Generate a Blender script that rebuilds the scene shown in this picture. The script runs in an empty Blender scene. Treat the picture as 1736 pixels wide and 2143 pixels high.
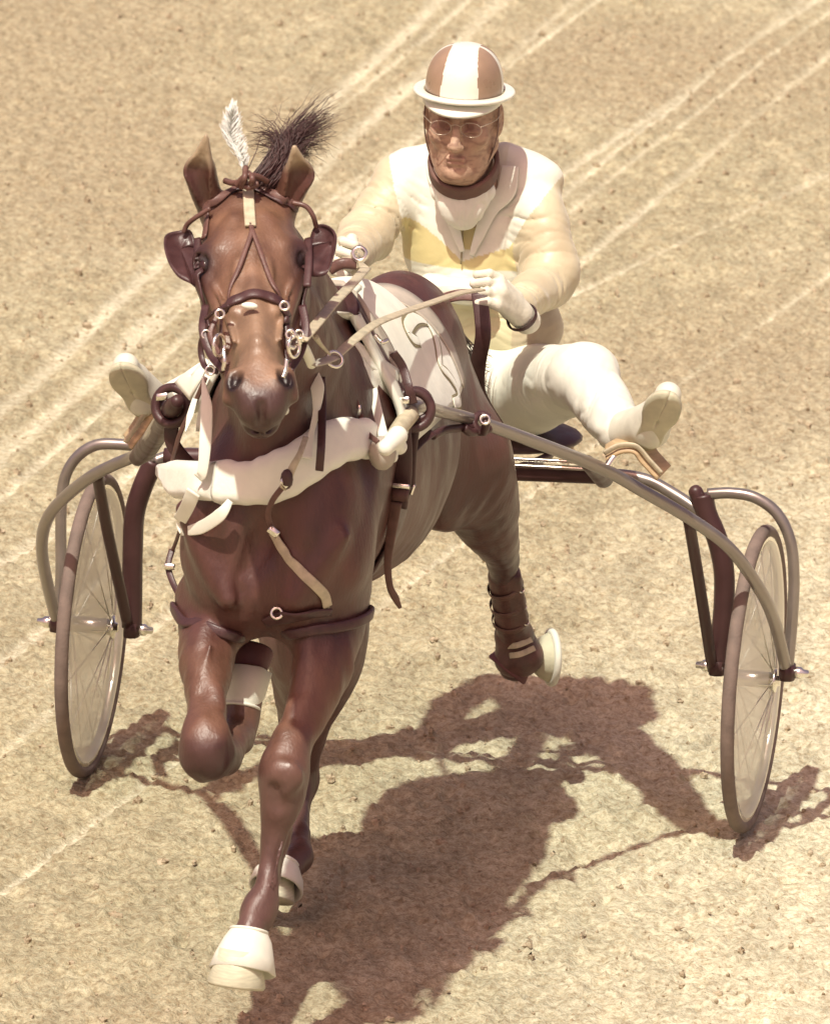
import bpy, math
import numpy as np

# ---------------------------------------------------------------- camera, sky, sun, exposure
scene = bpy.context.scene
from mathutils import Matrix, Vector
def make_camera():
    yaw, pitch, roll = math.radians(11.0), math.radians(14.0), math.radians(2.2)
    fh = Vector((-math.sin(yaw), math.cos(yaw), 0)); fw = math.cos(pitch) * fh - math.sin(pitch) * Vector((0, 0, 1))
    r0 = Vector((math.cos(yaw), math.sin(yaw), 0)); u0 = r0.cross(fw)
    R = math.cos(roll) * r0 + math.sin(roll) * u0; U = math.cos(roll) * u0 - math.sin(roll) * r0
    cd = bpy.data.cameras.new('camera'); c = bpy.data.objects.new('camera', cd); scene.collection.objects.link(c)
    M = Matrix((R, U, -fw)).transposed().to_4x4(); M.translation = Vector((4.2113, -21.7601, 6.1777)); c.matrix_world = M
    cd.sensor_fit = 'VERTICAL'; cd.sensor_height = 24.; cd.sensor_width = 24.; cd.lens = 22200 / 2143 * 24
    cd.clip_start = 1; cd.clip_end = 2000
    cd.dof.use_dof = True; cd.dof.focus_distance = 22.0; cd.dof.aperture_fstop = 9.0
    scene.camera = c
make_camera()
SUN = Vector((-.10, -.53, 1.0)).normalized()
w = bpy.data.worlds.new('World'); scene.world = w; w.use_nodes = True
nt = w.node_tree; nt.nodes.clear()
sky = nt.nodes.new('ShaderNodeTexSky'); sky.sky_type = 'NISHITA'; sky.sun_disc = False
sky.sun_elevation = math.asin(SUN.z); sky.sun_rotation = math.atan2(SUN.x, SUN.y)
sky.air_density = 1.0; sky.dust_density = 4.0
tint = nt.nodes.new('ShaderNodeMix'); tint.data_type = 'RGBA'; tint.blend_type = 'MULTIPLY'; tint.inputs[0].default_value = 1.0
tint.inputs[7].default_value = (1.0, .59, .51, 1)      # the warm cast of the old colour print, laid on the daylight itself
bg = nt.nodes.new('ShaderNodeBackground'); bg.inputs[1].default_value = .15
out = nt.nodes.new('ShaderNodeOutputWorld')
nt.links.new(sky.outputs[0], tint.inputs[6]); nt.links.new(tint.outputs[2], bg.inputs[0]); nt.links.new(bg.outputs[0], out.inputs[0])
sd = bpy.data.lights.new('sun', 'SUN'); sd.energy = 4.0; sd.angle = math.radians(.9); sd.color = (1.0, 1.0, .86)
so = bpy.data.objects.new('sun', sd); scene.collection.objects.link(so); so.rotation_euler = SUN.to_track_quat('Z', 'Y').to_euler()
scene.view_settings.view_transform = 'Standard'; scene.view_settings.look = 'None'; scene.view_settings.exposure = .30; scene.view_settings.gamma = 1.0

import math, numpy as np

# ---------------------------------------------------------------- implicit-surface modelling toolkit
V = lambda *a: np.array(a, float)
def nrm(v):
    v = np.asarray(v, float); return v / (np.linalg.norm(v) + 1e-12)
class Prim:
    """op: +1 union, -1 carve; d(p)->distance; c, r bounding sphere; k blend"""
    def __init__(s, op, f, c, r, k): s.op, s.f, s.c, s.r, s.k = op, f, np.asarray(c, float), r, k
def cone(a, b, ra, rb, k=.03, op=1, sx=1., ax=(1, 0, 0)):
    a = np.asarray(a, float); b = np.asarray(b, float); ab = b - a; L2 = ab @ ab + 1e-12; ax = nrm(ax)
    def f(p):
        q = p - a; t = np.clip((q @ ab) / L2, 0, 1); q = q - t[..., None] * ab
        if sx != 1.: q = q + (q @ ax)[..., None] * ax * (1 / sx - 1)
        return (np.sqrt((q * q).sum(-1)) - (ra + (rb - ra) * t)) * min(1., sx)
    return Prim(op, f, (a + b) / 2, math.sqrt(L2) / 2 + max(ra, rb) * max(1, sx), k)
def ell(c, r, k=.03, op=1, ax=None):
    c = np.asarray(c, float); r = np.asarray(r, float); M = np.eye(3) if ax is None else np.array(ax, float)
    def f(p):
        q = (p - c) @ M.T; k0 = np.sqrt(((q / r) ** 2).sum(-1)) + 1e-9; k1 = np.sqrt(((q / r ** 2) ** 2).sum(-1)) + 1e-9
        return k0 * (k0 - 1) / k1
    return Prim(op, f, c, r.max(), k)
def chain(pts, k=.03, sx=1., op=1):
    """one tapering limb through the given (x, y, z, radius) stations, smoothly curved"""
    p = np.array([list(q[:3]) + [q[3]] for q in pts], float); q = np.concatenate([2 * p[:1] - p[1:2], p, 2 * p[-1:] - p[-2:-1]]); m = []
    for i in range(len(p) - 1):
        for t in np.arange(5) / 5.:
            a, b, c, d = q[i:i + 4]; m.append(.5 * (2 * b + (c - a) * t + (2 * a - 5 * b + 4 * c - d) * t * t + (3 * b - a - 3 * c + d) * t ** 3))
    m = np.array(m + [p[-1]]); segs = [cone(u[:3], w[:3], max(.004, u[3]), max(.004, w[3]), 0, 1, sx) for u, w in zip(m[:-1], m[1:])]
    lo, hi = (m[:, :3] - m[:, 3:]).min(0), (m[:, :3] + m[:, 3:]).max(0)
    def f(x):
        d = segs[0].f(x)
        for s in segs[1:]: d = np.minimum(d, s.f(x))
        return d
    return [Prim(op, f, (lo + hi) / 2, np.linalg.norm(hi - lo) / 2, k)]
def smin(a, b, k):
    if k <= 0: return np.minimum(a, b)
    h = np.maximum(k - np.abs(a - b), 0) / k; return np.minimum(a, b) - h * h * k * .25
def field(prims, p):
    d = np.full(p.shape[:-1], 9.)
    for q in prims: d = smin(d, q.f(p), q.k) if q.op > 0 else -smin(-d, q.f(p), q.k)
    return d
def grad(prims, p, e=.002):
    g = np.stack([field(prims, p + e * v) - field(prims, p - e * v) for v in np.eye(3)], -1)
    return g / (np.linalg.norm(g, axis=-1, keepdims=True) + 1e-9)
def hug(prims, pts, off=.004, it=12):
    p = np.array(pts, float)
    for _ in range(it): p -= grad(prims, p) * ((field(prims, p) - off) * .8)[:, None]
    return p, grad(prims, p)
def trace(prims, o, d, t=16., tmax=26.):
    for _ in range(220):
        s = float(field(prims, (o + d * t)[None])[0])
        if s < 5e-4: return o + d * t
        t += s * .6
        if t > tmax: return None
    return None
def mesh_sdf(prims, h, disp=None):
    """sparse blocks + surface nets -> verts, quads"""
    B = 8
    lo = np.min([q.c - q.r for q in prims if q.op > 0], 0) - .04; hi = np.max([q.c + q.r for q in prims if q.op > 0], 0) + .04
    nb = np.ceil((hi - lo) / (h * B)).astype(int); g = np.stack(np.meshgrid(*[np.arange(n) for n in nb], indexing='ij'), -1)
    cen = lo + (g + .5) * (h * B); flat = cen.reshape(-1, 3); cd = np.concatenate([field(prims, c) for c in np.array_split(flat, max(1, len(flat) // 40000))])
    hd = h * B * .5 * 1.75; act = np.abs(cd) < hd * 1.7 + .01; ids = np.nonzero(act)[0]; ac = flat[ids]
    o = (np.arange(B) - (B - 1) / 2) * h; off = np.stack(np.meshgrid(o, o, o, indexing='ij'), -1).reshape(-1, 3)
    A = np.full((len(ids), B ** 3), 9.); 
    for q in prims:
        sel = np.nonzero(np.linalg.norm(ac - q.c, axis=1) < q.r + hd * 1.2 + q.k + .03)[0]
        for s in np.array_split(sel, max(1, len(sel) // 1500)):
            if len(s) == 0: continue
            d = q.f(ac[s][:, None] + off); A[s] = smin(A[s], d, q.k) if q.op > 0 else -smin(-A[s], d, q.k)
    if disp is not None:
        for s in np.array_split(np.arange(len(ids)), max(1, len(ids) // 1500)): A[s] += disp(ac[s][:, None] + off)
    vol = np.repeat(np.repeat(np.repeat(np.sign(cd).reshape(nb), B, 0), B, 1), B, 2).astype(np.float32)
    v6 = vol.reshape(nb[0], B, nb[1], B, nb[2], B).transpose(0, 2, 4, 1, 3, 5).reshape(-1, B ** 3).copy(); v6[ids] = A
    vol = np.ascontiguousarray(v6.reshape(nb[0], nb[1], nb[2], B, B, B).transpose(0, 3, 1, 4, 2, 5).reshape(nb * B)); del v6
    ins = vol < 0; n = vol.shape
    s = np.zeros([m - 1 for m in n], np.uint8); cor = [(i, j, k) for i in (0, 1) for j in (0, 1) for k in (0, 1)]
    for i, j, k in cor: s += ins[i:n[0] - 1 + i, j:n[1] - 1 + j, k:n[2] - 1 + k]
    cell = np.argwhere((s > 0) & (s < 8)); del s
    cv = np.stack([vol[cell[:, 0] + i, cell[:, 1] + j, cell[:, 2] + k] for i, j, k in cor], 1)
    acc = np.zeros((len(cell), 3)); cnt = np.zeros(len(cell)); C = np.array(cor, float)
    for a in range(8):
        for b in range(a + 1, 8):
            if np.abs(C[a] - C[b]).sum() != 1: continue
            m = (cv[:, a] < 0) != (cv[:, b] < 0); t = np.where(m, cv[:, a] / np.where(m, cv[:, a] - cv[:, b], 1), 0)
            acc += np.where(m[:, None], C[a] + (C[b] - C[a]) * t[:, None], 0); cnt += m
    off0 = (cell + acc / cnt[:, None]); verts = lo + (off0 + .5) * h
    key = (cell[:, 0].astype(np.int64) * n[1] + cell[:, 1]) * n[2] + cell[:, 2]
    quads = []
    for ax in range(3):
        sl0 = [slice(None)] * 3; sl1 = [slice(None)] * 3; sl0[ax] = slice(0, -1); sl1[ax] = slice(1, None)
        ch = np.argwhere(ins[tuple(sl0)] != ins[tuple(sl1)])
        u, w = (ax + 1) % 3, (ax + 2) % 3; ch = ch[(ch[:, u] > 0) & (ch[:, w] > 0) & (ch[:, u] < n[u] - 1) & (ch[:, w] < n[w] - 1)]
        fl = ins[ch[:, 0], ch[:, 1], ch[:, 2]]; q = []
        for du, dw in ((-1, -1), (0, -1), (0, 0), (-1, 0)):
            c = ch.copy(); c[:, u] += du; c[:, w] += dw
            q.append(np.searchsorted(key, (c[:, 0].astype(np.int64) * n[1] + c[:, 1]) * n[2] + c[:, 2]))
        q = np.stack(q, 1); q[~fl] = q[~fl][:, ::-1]; quads.append(q)
    return verts, np.concatenate(quads)

# ---------------------------------------------------------------- the horse, as one blended body
def E3(*a): return V(*a)
HX = .04
ho = []
# trunk
ho += [ell((HX, -1.10, 1.06), (.200, .60, .262), .05), ell((HX, -1.50, 1.10), (.175, .34, .30), .07),
       ell((HX - .005, -.58, 1.06), (.155, .30, .245), .05), ell((HX, -1.25, 1.27), (.11, .35, .14), .08),
       ell((HX, -.95, .99), (.190, .45, .242), .05)]
# breast: two pectoral masses with a groove between
ho += [ell((-.035, -1.76, 1.03), (.100, .13, .20), .05), ell((.125, -1.76, 1.03), (.100, .13, .20), .05),
       ell((.0, -1.80, .93), (.085, .09, .11), .04), ell((.105, -1.80, .93), (.085, .09, .11), .04),
       cone((-.01, -1.90, .90), (.05, -1.87, 1.08), .012, .016, .035, -1)]
# neck
ho += chain([(HX, -1.52, 1.20, .190), (.035, -1.70, 1.36, .150), (.02, -1.86, 1.50, .125), (.005, -1.93, 1.62, .098)], .07, .80)
ho += [cone((HX, -1.45, 1.40), (.01, -1.86, 1.70), .07, .045, .06), cone((.045, -1.84, 1.33), (.05, -1.80, 1.12), .045, .06, .06)]
# head frame: s runs from poll to muzzle, n points out of the face, w sideways
A0 = math.radians(57); PS = math.radians(11)
HO = V(0.0067, -1.9700, 1.7734)
hu = nrm(np.array([0, 0, -1.]) * math.cos(A0) + V(math.sin(PS), -math.cos(PS), 0) * math.sin(A0) + V(.09, 0, 0))
hw = nrm(np.cross(hu, np.cross(V(1, .2, .02), hu)) * 1.0); hw = nrm(V(1, .19, .03) - hu * (V(1, .19, .03) @ hu))
hn = np.cross(hw, hu); hn = hn * (1 if hn[2] > 0 else -1); HM = np.array([hw, hu, hn])
def H(x, s, n): return HO + hw * x + hu * s + hn * n
def hell(c, r, k=.02, op=1, rot=0.):
    M = HM
    if rot: M = np.array([hw * math.cos(rot) + hu * math.sin(rot), -hw * math.sin(rot) + hu * math.cos(rot), hn])
    return ell(H(*c), r, k, op, M)
def hcone(a, b, ra, rb, k=.02, op=1, sx=1.): return cone(H(*a), H(*b), ra, rb, k, op, sx, hw)
ho += [hell((0, .02, -.07), (.072, .075, .065), .05), hell((0, .11, -.068), (.094, .13, .066), .04), hell((0, .16, -.09), (.100, .12, .07), .04)]
ho += [hcone((0, .15, -.06), (0, .30, -.054), .062, .047, .05), hcone((0, .30, -.052), (0, .46, -.046), .047, .041, .03)]
ho += [hcone((0, .12, -.012), (0, .42, -.004), .012, .010, .03)]
for s in (-1, 1):
    ho += [hell((s * .055, .19, -.15), (.045, .13, .09), .04), hcone((s * .05, .26, -.13), (s * .026, .50, -.085), .045, .028, .03),
           hell((s * .088, .155, -.048), (.030, .040, .032), .025), hcone((s * .085, .20, -.06), (s * .052, .34, -.065), .016, .010, .02),
           hell((s * .098, .168, -.036), (.014, .022, .016), .008, -1), hell((s * .087, .168, -.044), (.018, .020, .019), .003),
           hcone((s * .072, .146, -.026), (s * .107, .158, -.034), .008, .006, .012),
           hell((s * .037, .502, -.034), (.025, .037, .026), .014), hcone((s * .058, .478, -.03), (s * .062, .52, -.055), .010, .012, .012),
           hell((s * .045, .504, -.009), (.0150, .024, .032), .006, -1, -s * .35)]
ho += [hell((0, .50, -.055), (.049, .060, .048), .03), hell((0, .545, -.062), (.044, .036, .038), .03), hell((0, .530, -.106), (.036, .040, .028), .02),
       hcone((-.045, .562, -.098), (.045, .562, -.098), .006, .006, .008, -1), hcone((0, .565, -.03), (0, .58, -.07), .006, .006, .015, -1)]
for s in (-1, 1):
    ho += [hcone((s * .078, .22, -.043), (s * .056, .30, -.031), .005, .005, .008), hcone((s * .056, .30, -.034), (s * .044, .40, -.018), .004, .003, .010), hcone((s * .056, .30, -.036), (s * .060, .38, -.06), .003, .003, .010),
           hcone((s * .030, .08, -.012), (s * .060, .15, -.02), .010, .012, .03), hcone((s * .030, .20, -.002), (s * .040, .33, -.012), .006, .006, .02)]
# ears: shell minus hollow
for s, tip, bow in ((-1, V(-0.0669, -2.0200, 1.8815), -.012), (1, V(0.1022, -1.9900, 1.8651), .012)):
    b = H(s * .068, .005, -.058); m = b * .45 + tip * .55 + hw * (s * .006 + bow); f = V(.19, -.98, .0)
    ho += [cone(b, m, .026, .031, .02), cone(m, tip, .030, .006, .008)]
    ho += [cone(b * .7 + m * .3 + f * .030 + hw * s * .008, m + f * .028 + hw * s * .008, .012, .026, .006, -1), cone(m + f * .028 + hw * s * .008, tip + f * .018, .026, .004, .006, -1)]
# shoulders and forelegs
ho += [cone((.135, -1.50, 1.20), (.140, -1.74, .98), .085, .090, .06), cone((-.055, -1.50, 1.20), (-.052, -1.74, .98), .085, .083, .06)]
def leg(l, k=.03): return chain(l, k)
ho += leg([(0.1439, -1.7000, 0.9026, .083), (0.1609, -1.7700, 0.8427, .070), (0.1598, -1.8600, 0.7573, .055), (0.1477, -1.9200, 0.6981, .042), (0.1332, -1.9800, 0.6536, .038), (0.1295, -2.0100, 0.6152, .045)], .04)
ho += leg([(0.1339, -1.9850, 0.6647, .036), (0.1308, -2.0200, 0.6120, .049), (0.1317, -2.0250, 0.5607, .044), (0.1224, -2.0300, 0.4995, .029), (0.1144, -2.0500, 0.4375, .0215), (0.1148, -2.0750, 0.3905, .025), (0.1070, -2.0900, 0.3478, .037), (0.0990, -2.1200, 0.3230, .031), (0.0886, -2.1500, 0.2844, .036)], .02)
ho += [cone(V(0.1374, -2.0000, 0.4928), V(0.1217, -2.0500, 0.3676), .011, .012, .010), ell(V(0.1441, -2.0600, 0.6170), (.034, .02, .035), .02), ell(V(0.1200, -2.0750, 0.3517), (.018, .022, .022), .02),
       cone(V(0.1260, -2.0750, 0.5949), V(0.1321, -2.0750, 0.5564), .010, .010, .02, -1), cone(V(0.1257, -1.9300, 0.7231), V(0.1439, -2.0200, 0.6504), .010, .012, .02),
       cone(V(0.1446, -1.8450, 0.8501), V(0.1527, -1.9300, 0.7256), .022, .014, .04), cone(V(0.1875, -1.8300, 0.7816), V(0.1492, -1.9700, 0.6574), .022, .012, .03)]
ho += leg([(-0.0960, -1.7000, 0.8666, .072), (-0.0806, -1.7800, 0.8238, .060), (-0.0616, -1.8800, 0.7817, .055), (-0.0372, -1.9800, 0.7212, .038), (-0.0218, -2.0600, 0.6798, .044), (-0.0178, -2.0600, 0.6480, .047)], .04)
ho += [cone(V(-0.0747, -1.8600, 0.8344), V(-0.0445, -1.9700, 0.7571), .022, .014, .03), cone(V(-0.0575, -1.9800, 0.7487), V(-0.0394, -2.0800, 0.6785), .010, .012, .02), cone(V(-0.0160, -1.9800, 0.7525), V(0.0115, -2.0800, 0.6832), .010, .012, .02)]
ho += leg([(-0.0150, -2.0600, 0.6482, .050), (-0.0050, -1.9800, 0.6244, .042), (-0.0040, -1.8800, 0.6269, .034), (-0.0110, -1.8000, 0.6281, .040), (-0.0087, -1.7700, 0.6798, .036), (-0.0099, -1.7400, 0.7214, .044)], .03)
# hind legs
ho += [ell((.142, -.48, .91), (.088, .18, .17), .05), ell((-.075, -.56, .97), (.100, .24, .22), .07)]
ho += leg([(0.1808, -0.4600, 0.9030, .092), (0.1838, -0.4000, 0.8375, .090), (0.1850, -0.3300, 0.7690, .082), (0.1906, -0.2500, 0.6983, .064), (0.1995, -0.1600, 0.6302, .044), (0.1944, -0.0800, 0.5756, .031)], .06)
ho += leg([(0.1929, -0.0800, 0.5860, .034), (0.1880, -0.0200, 0.5212, .028), (0.1908, 0.0500, 0.4244, .029), (0.1940, 0.1000, 0.3642, .036), (0.1989, 0.1200, 0.3307, .033), (0.1891, 0.1400, 0.2926, .036)], .02)
ho += leg([(-0.0895, -0.8000, 0.7231, .13), (-0.0522, -0.8800, 0.6125, .116), (-0.0513, -0.8600, 0.5254, .096), (-0.0778, -0.8000, 0.3943, .058), (-0.0994, -0.7400, 0.2938, .044), (-0.1058, -0.7200, 0.2360, .044)], .06)
ho += leg([(-0.1058, -0.7200, 0.2360, .042), (-0.0888, -0.8000, 0.1859, .028), (-0.0600, -0.9100, 0.1559, .025), (-0.0466, -0.9700, 0.1403, .033), (-0.0577, -1.0200, 0.1291, .030), (-0.0697, -1.0500, 0.1052, .033)], .02)
# superficial muscle edges and veins
ho += [cone((.205, -1.60, 1.20), (.195, -1.80, .98), .014, .018, .05), cone((.20, -1.86, 1.06), (.12, -1.89, .93), .012, .016, .04), cone((-.13, -1.83, 1.08), (-.02, -1.90, .92), .012, .014, .04),
       cone(V(-0.0157, -1.8500, 0.8910), V(0.0039, -1.8700, 0.9563), .003, .004, .02), cone(V(0.0039, -1.8700, 0.9563), V(0.0319, -1.8700, 0.9050), .003, .003, .02)]
ho += [cone(V(0.1394, -1.8600, 0.8143), V(0.1569, -1.8900, 0.7745), .005, .005, .006), cone(V(0.1569, -1.8900, 0.7745), V(0.1484, -1.9450, 0.7193), .005, .004, .006), cone(V(0.1569, -1.8900, 0.7745), V(0.1736, -1.9000, 0.7198), .004, .004, .006),
       cone(V(0.1420, -2.0650, 0.4863), V(0.1331, -2.1000, 0.4069), .004, .004, .006), cone(V(-0.0466, -1.9200, 0.8323), V(-0.0510, -1.9700, 0.7761), .005, .005, .006), cone(V(-0.0510, -1.9700, 0.7761), V(-0.0258, -2.0300, 0.7156), .004, .004, .006),
       cone((.11, -1.885, 1.02), (.15, -1.87, .93), .007, .006, .012), cone((.15, -1.87, .93), (.12, -1.87, .88), .006, .006, .012), cone((-.04, -1.885, 1.08), (-.07, -1.86, .98), .008, .006, .015)]
HORSE = ho

# ---------------------------------------------------------------- the driver
FO = V(0.0099, 0.2200, 1.4900)                       # between the eyes, inside the head
fy = V(.02, -.06, 1.); fz = nrm(V(.05, -1., -.14)); fx = nrm(np.cross(fy, fz) * -1.); fx = fx if fx[0] > 0 else -fx; fy = nrm(np.cross(fz, fx)); fy = fy if fy[2] > 0 else -fy
FM = np.array([fx, fy, fz]); FS = 1.16
def Fp(x, y, z): return FO + fx * x + fy * y * FS + fz * z
def fell(c, r, k=.01, op=1): return ell(Fp(*c), (r[0], r[1] * FS, r[2]), k, op, FM)
def fcone(a, b, ra, rb, k=.01, op=1): return cone(Fp(*a), Fp(*b), ra, rb, k, op)
pe = [fell((0, .02, -.02), (.074, .085, .090), .03), fell((0, -.035, .022), (.063, .078, .062), .03), fell((0, -.09, .045), (.036, .028, .034), .03),
      fcone((-.058, -.06, -.005), (-.022, -.107, .048), .020, .018, .025), fcone((.058, -.06, -.005), (.022, -.107, .048), .020, .018, .025),
      fcone((-.040, .020, .068), (.040, .020, .068), .013, .013, .014), fcone((0, .01, .080), (0, -.036, .100), .008, .0115, .010), fell((0, -.040, .100), (.0135, .010, .011), .006)]
for s in (-1, 1):
    pe += [fell((s * .031, -.002, .086), (.018, .011, .012), .008, -1), fell((s * .031, -.003, .070), (.014, .0125, .0135), .002),
           fcone((s * .019, .006, .083), (s * .043, .004, .078), .0028, .0028, .004), fcone((s * .018, -.014, .083), (s * .044, -.011, .077), .0022, .0022, .004),
           fell((s * .046, -.030, .058), (.018, .016, .018), .020), fell((s * .013, -.042, .092), (.0075, .0065, .009), .004), fell((s * .0065, -.050, .100), (.0035, .003, .004), .002, -1),
           fcone((s * .019, -.044, .090), (s * .034, -.074, .080), .0022, .0022, .010, -1),
           fell((s * .078, -.012, -.012), (.010, .031, .019), .008), fell((s * .088, -.008, -.004), (.006, .019, .010), .004, -1),
           ]
pe += [fcone((-.018, -.0665, .0865), (.018, -.0665, .0865), .0042, .0042, .008), fcone((-.015, -.077, .0845), (.015, -.077, .0845), .0048, .0048, .008), fcone((-.023, -.0718, .0895), (.023, -.0718, .0895), .0018, .0018, .003, -1),
       fcone((-.016, -.086, .088), (.016, -.086, .088), .004, .004, .012, -1), fell((0, -.100, .074), (.020, .013, .014), .02)]
NB = V(0.0126, 0.3400, 1.2694)
pe += [cone(Fp(0, -.06, -.02), NB, .056, .062, .04), cone(Fp(0, -.09, .02), V(0.0139, 0.2700, 1.3210), .040, .05, .03)]
SHR, SHL = V(-0.1483, 0.3600, 1.2970), V(0.1476, 0.3600, 1.3100); ELR, ELL_ = V(-0.1959, 0.2200, 1.1928), V(0.2061, 0.2600, 1.1216); WRR, WRL = V(-0.1918, 0.0000, 1.1922), V(0.1792, 0.0200, 1.1185)
HIP = V(0.1025, 0.3400, 0.8719)
pe += [ell(V(0.0106, 0.3700, 1.1673), (.14, .085, .16), .06), ell(V(0.0639, 0.3800, 0.9774), (.12, .085, .13), .06), ell(HIP, (.14, .10, .10), .06),
       cone(SHR, ELR, .045, .036, .03), cone(ELR, WRR, .034, .024, .02), cone(SHL, ELL_, .045, .036, .03), cone(ELL_, WRL, .034, .024, .02)]
KNL, KNR = V(0.3673, -0.1600, 1.0167), V(-.31, -.17, 1.0); ANL, ANR = V(0.5014, -0.4400, 0.9722), V(-0.4953, -0.4400, 0.9449)
HPL, HPR = V(0.1686, 0.3000, 0.8704), V(0.0362, 0.3000, 0.8699)
pe += [cone(HPL, KNL, .075, .05, .05), cone(KNL, ANL, .048, .030, .03), cone(HPR, KNR, .075, .05, .05), cone(KNR, ANR, .048, .030, .03),
       cone(ANL, V(0.5735, -0.5000, 1.0178), .03, .03, .02), cone(ANR, V(-0.5238, -0.5000, 0.9716), .03, .03, .02), cone(WRL, V(0.1625, -0.0500, 1.1480), .024, .022, .02), cone(WRR, V(-0.1976, -0.0600, 1.2097), .024, .022, .02)]
PERSON = pe
# jacket
ja = [ell(V(0.0102, 0.3700, 1.1779), (.160, .105, .17), .06), cone(V(-0.1251, 0.3700, 1.3032), V(0.1106, 0.3700, 1.3156), .062, .064, .05), ell(V(0.0516, 0.3800, 1.0191), (.150, .115, .15), .06), ell(V(0.0869, 0.3700, 0.9815), (.135, .12, .09), .05),
      cone(SHR + V(0, 0, 0), ELR, .056, .056, .05), cone(ELR, WRR, .054, .040, .03), cone(SHL, ELL_, .056, .058, .05), cone(ELL_, WRL, .058, .036, .03),
      cone(V(0.1734, 0.3000, 1.2694), V(0.2279, 0.2600, 1.1552), .048, .048, .03),
      cone(V(-0.0803, 0.3700, 1.3514), V(-0.1634, 0.3700, 1.3065), .042, .048, .03), cone(V(0.0780, 0.3700, 1.3639), V(0.1684, 0.3700, 1.3223), .042, .046, .03)]
ja += [cone(V(-0.0466, 0.2200, 1.0989), V(0.0696, 0.2200, 1.0957), .035, .032, .04)]
# lapels lie proud of the chest
def lap(l, r, k=.006): return [cone(a, b, r, r, k) for a, b in zip(l[:-1], l[1:])]
ja += [cone(Fp(0, -.115, .02), V(0.0422, 0.1400, 1.2605), .052, .070, .002, -1) if False else cone(Fp(0, -.05, .0), V(0.0260, 0.2200, 1.3459), .062, .058, .004, -1)]
JACKET = ja
tr = [ell(HIP, (.165, .13, .115), .06), cone(HPL, KNL, .096, .070, .05), cone(KNL, ANL, .068, .050, .04), cone(HPR, KNR, .095, .075, .06), cone(KNR, ANR, .072, .040, .04)]
TROUSERS = tr

# ---------------------------------------------------------------- Blender helpers
COL = scene.collection
def wloc(o):
    l = Vector((0, 0, 0))
    while o is not None: l += o.location; o = o.parent
    return l
def tag(o, label=None, cat=None, group=None, kind=None):
    for k, v in (('label', label), ('category', cat), ('group', group), ('kind', kind)):
        if v: o[k] = v
    return o
def thing(name, label, cat, loc=(0, 0, 0), group=None):
    o = bpy.data.objects.new(name, None); COL.objects.link(o); o.location = loc; o.empty_display_size = .1
    return tag(o, label, cat, group)
def obj(name, verts, faces, mat, parent=None, smooth=True, loc=None, mats=None, fmat=None, label=None):
    base = wloc(parent) if parent is not None else (Vector(loc) if loc is not None else Vector((0, 0, 0)))
    v = np.asarray(verts, float) - np.array(base); me = bpy.data.meshes.new(name)
    fl = [list(map(int, f)) for f in faces] if not isinstance(faces, np.ndarray) else faces.tolist()
    me.from_pydata(v.tolist(), [], fl); me.validate()
    for m in (mats or [mat]): me.materials.append(m)
    if fmat is not None: me.polygons.foreach_set('material_index', np.asarray(fmat, np.int32))
    me.polygons.foreach_set('use_smooth', [smooth] * len(me.polygons)); me.update()
    o = bpy.data.objects.new(name, me); COL.objects.link(o)
    if parent is not None: o.parent = parent
    else: o.location = base
    if label: o['label'] = label
    return o
class MB:
    def __init__(s): s.v = []; s.f = []; s.n = 0
    def add(s, vf):
        v, f = vf; v = np.asarray(v, float); s.v.append(v); s.f += [[int(i) + s.n for i in q] for q in f]; s.n += len(v); return s
    def obj(s, name, mat, parent=None, **k): return obj(name, np.concatenate(s.v), s.f, mat, parent, **k)
def resample(pts, n, closed=False):
    p = np.array(pts, float)
    if len(p) < 3 and not closed: t = np.linspace(0, 1, n)[:, None]; return p[0] + (p[-1] - p[0]) * t
    q = np.concatenate([p[-1:], p, p[:2]]) if closed else np.concatenate([2 * p[:1] - p[1:2], p, 2 * p[-1:] - p[-2:-1]])
    m = len(p) if closed else len(p) - 1; u = np.linspace(0, m, n, endpoint=not closed); out = []
    for x in u:
        i = min(int(x), m - 1); t = x - i; a, b, c, d = q[i:i + 4]
        out.append(.5 * (2 * b + (c - a) * t + (2 * a - 5 * b + 4 * c - d) * t * t + (3 * b - a - 3 * c + d) * t ** 3))
    return np.array(out)
def tangents(p, closed=False):
    t = np.roll(p, -1, 0) - np.roll(p, 1, 0)
    if not closed: t[0] = p[1] - p[0]; t[-1] = p[-1] - p[-2]
    return t / (np.linalg.norm(t, axis=1, keepdims=True) + 1e-12)
def sweep(p, nr, prof, closed=False, scale=None):
    """prof: (m,2) closed section in (side, normal); nr: normals along the path"""
    t = tangents(p, closed); nr = nr - (nr * t).sum(1, keepdims=True) * t; nr /= np.linalg.norm(nr, axis=1, keepdims=True) + 1e-12
    s = np.cross(t, nr); m = len(prof); n = len(p); sc = np.ones(n) if scale is None else np.asarray(scale)
    if sc.ndim == 1: sc = np.stack([sc, sc], 1)
    v = p[:, None] + s[:, None] * prof[None, :, 0:1] * sc[:, None, 0:1] + nr[:, None] * prof[None, :, 1:2] * sc[:, None, 1:2]
    f = [(i * m + j, i * m + (j + 1) % m, ((i + 1) % n) * m + (j + 1) % m, ((i + 1) % n) * m + j) for i in range(n if closed else n - 1) for j in range(m)]
    if not closed: f += [list(range(m))[::-1], [(n - 1) * m + j for j in range(m)]]
    return v.reshape(-1, 3), f
def circ(m, r=1.): a = np.arange(m) * 2 * math.pi / m; return np.stack([np.cos(a), np.sin(a)], 1) * r
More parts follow.
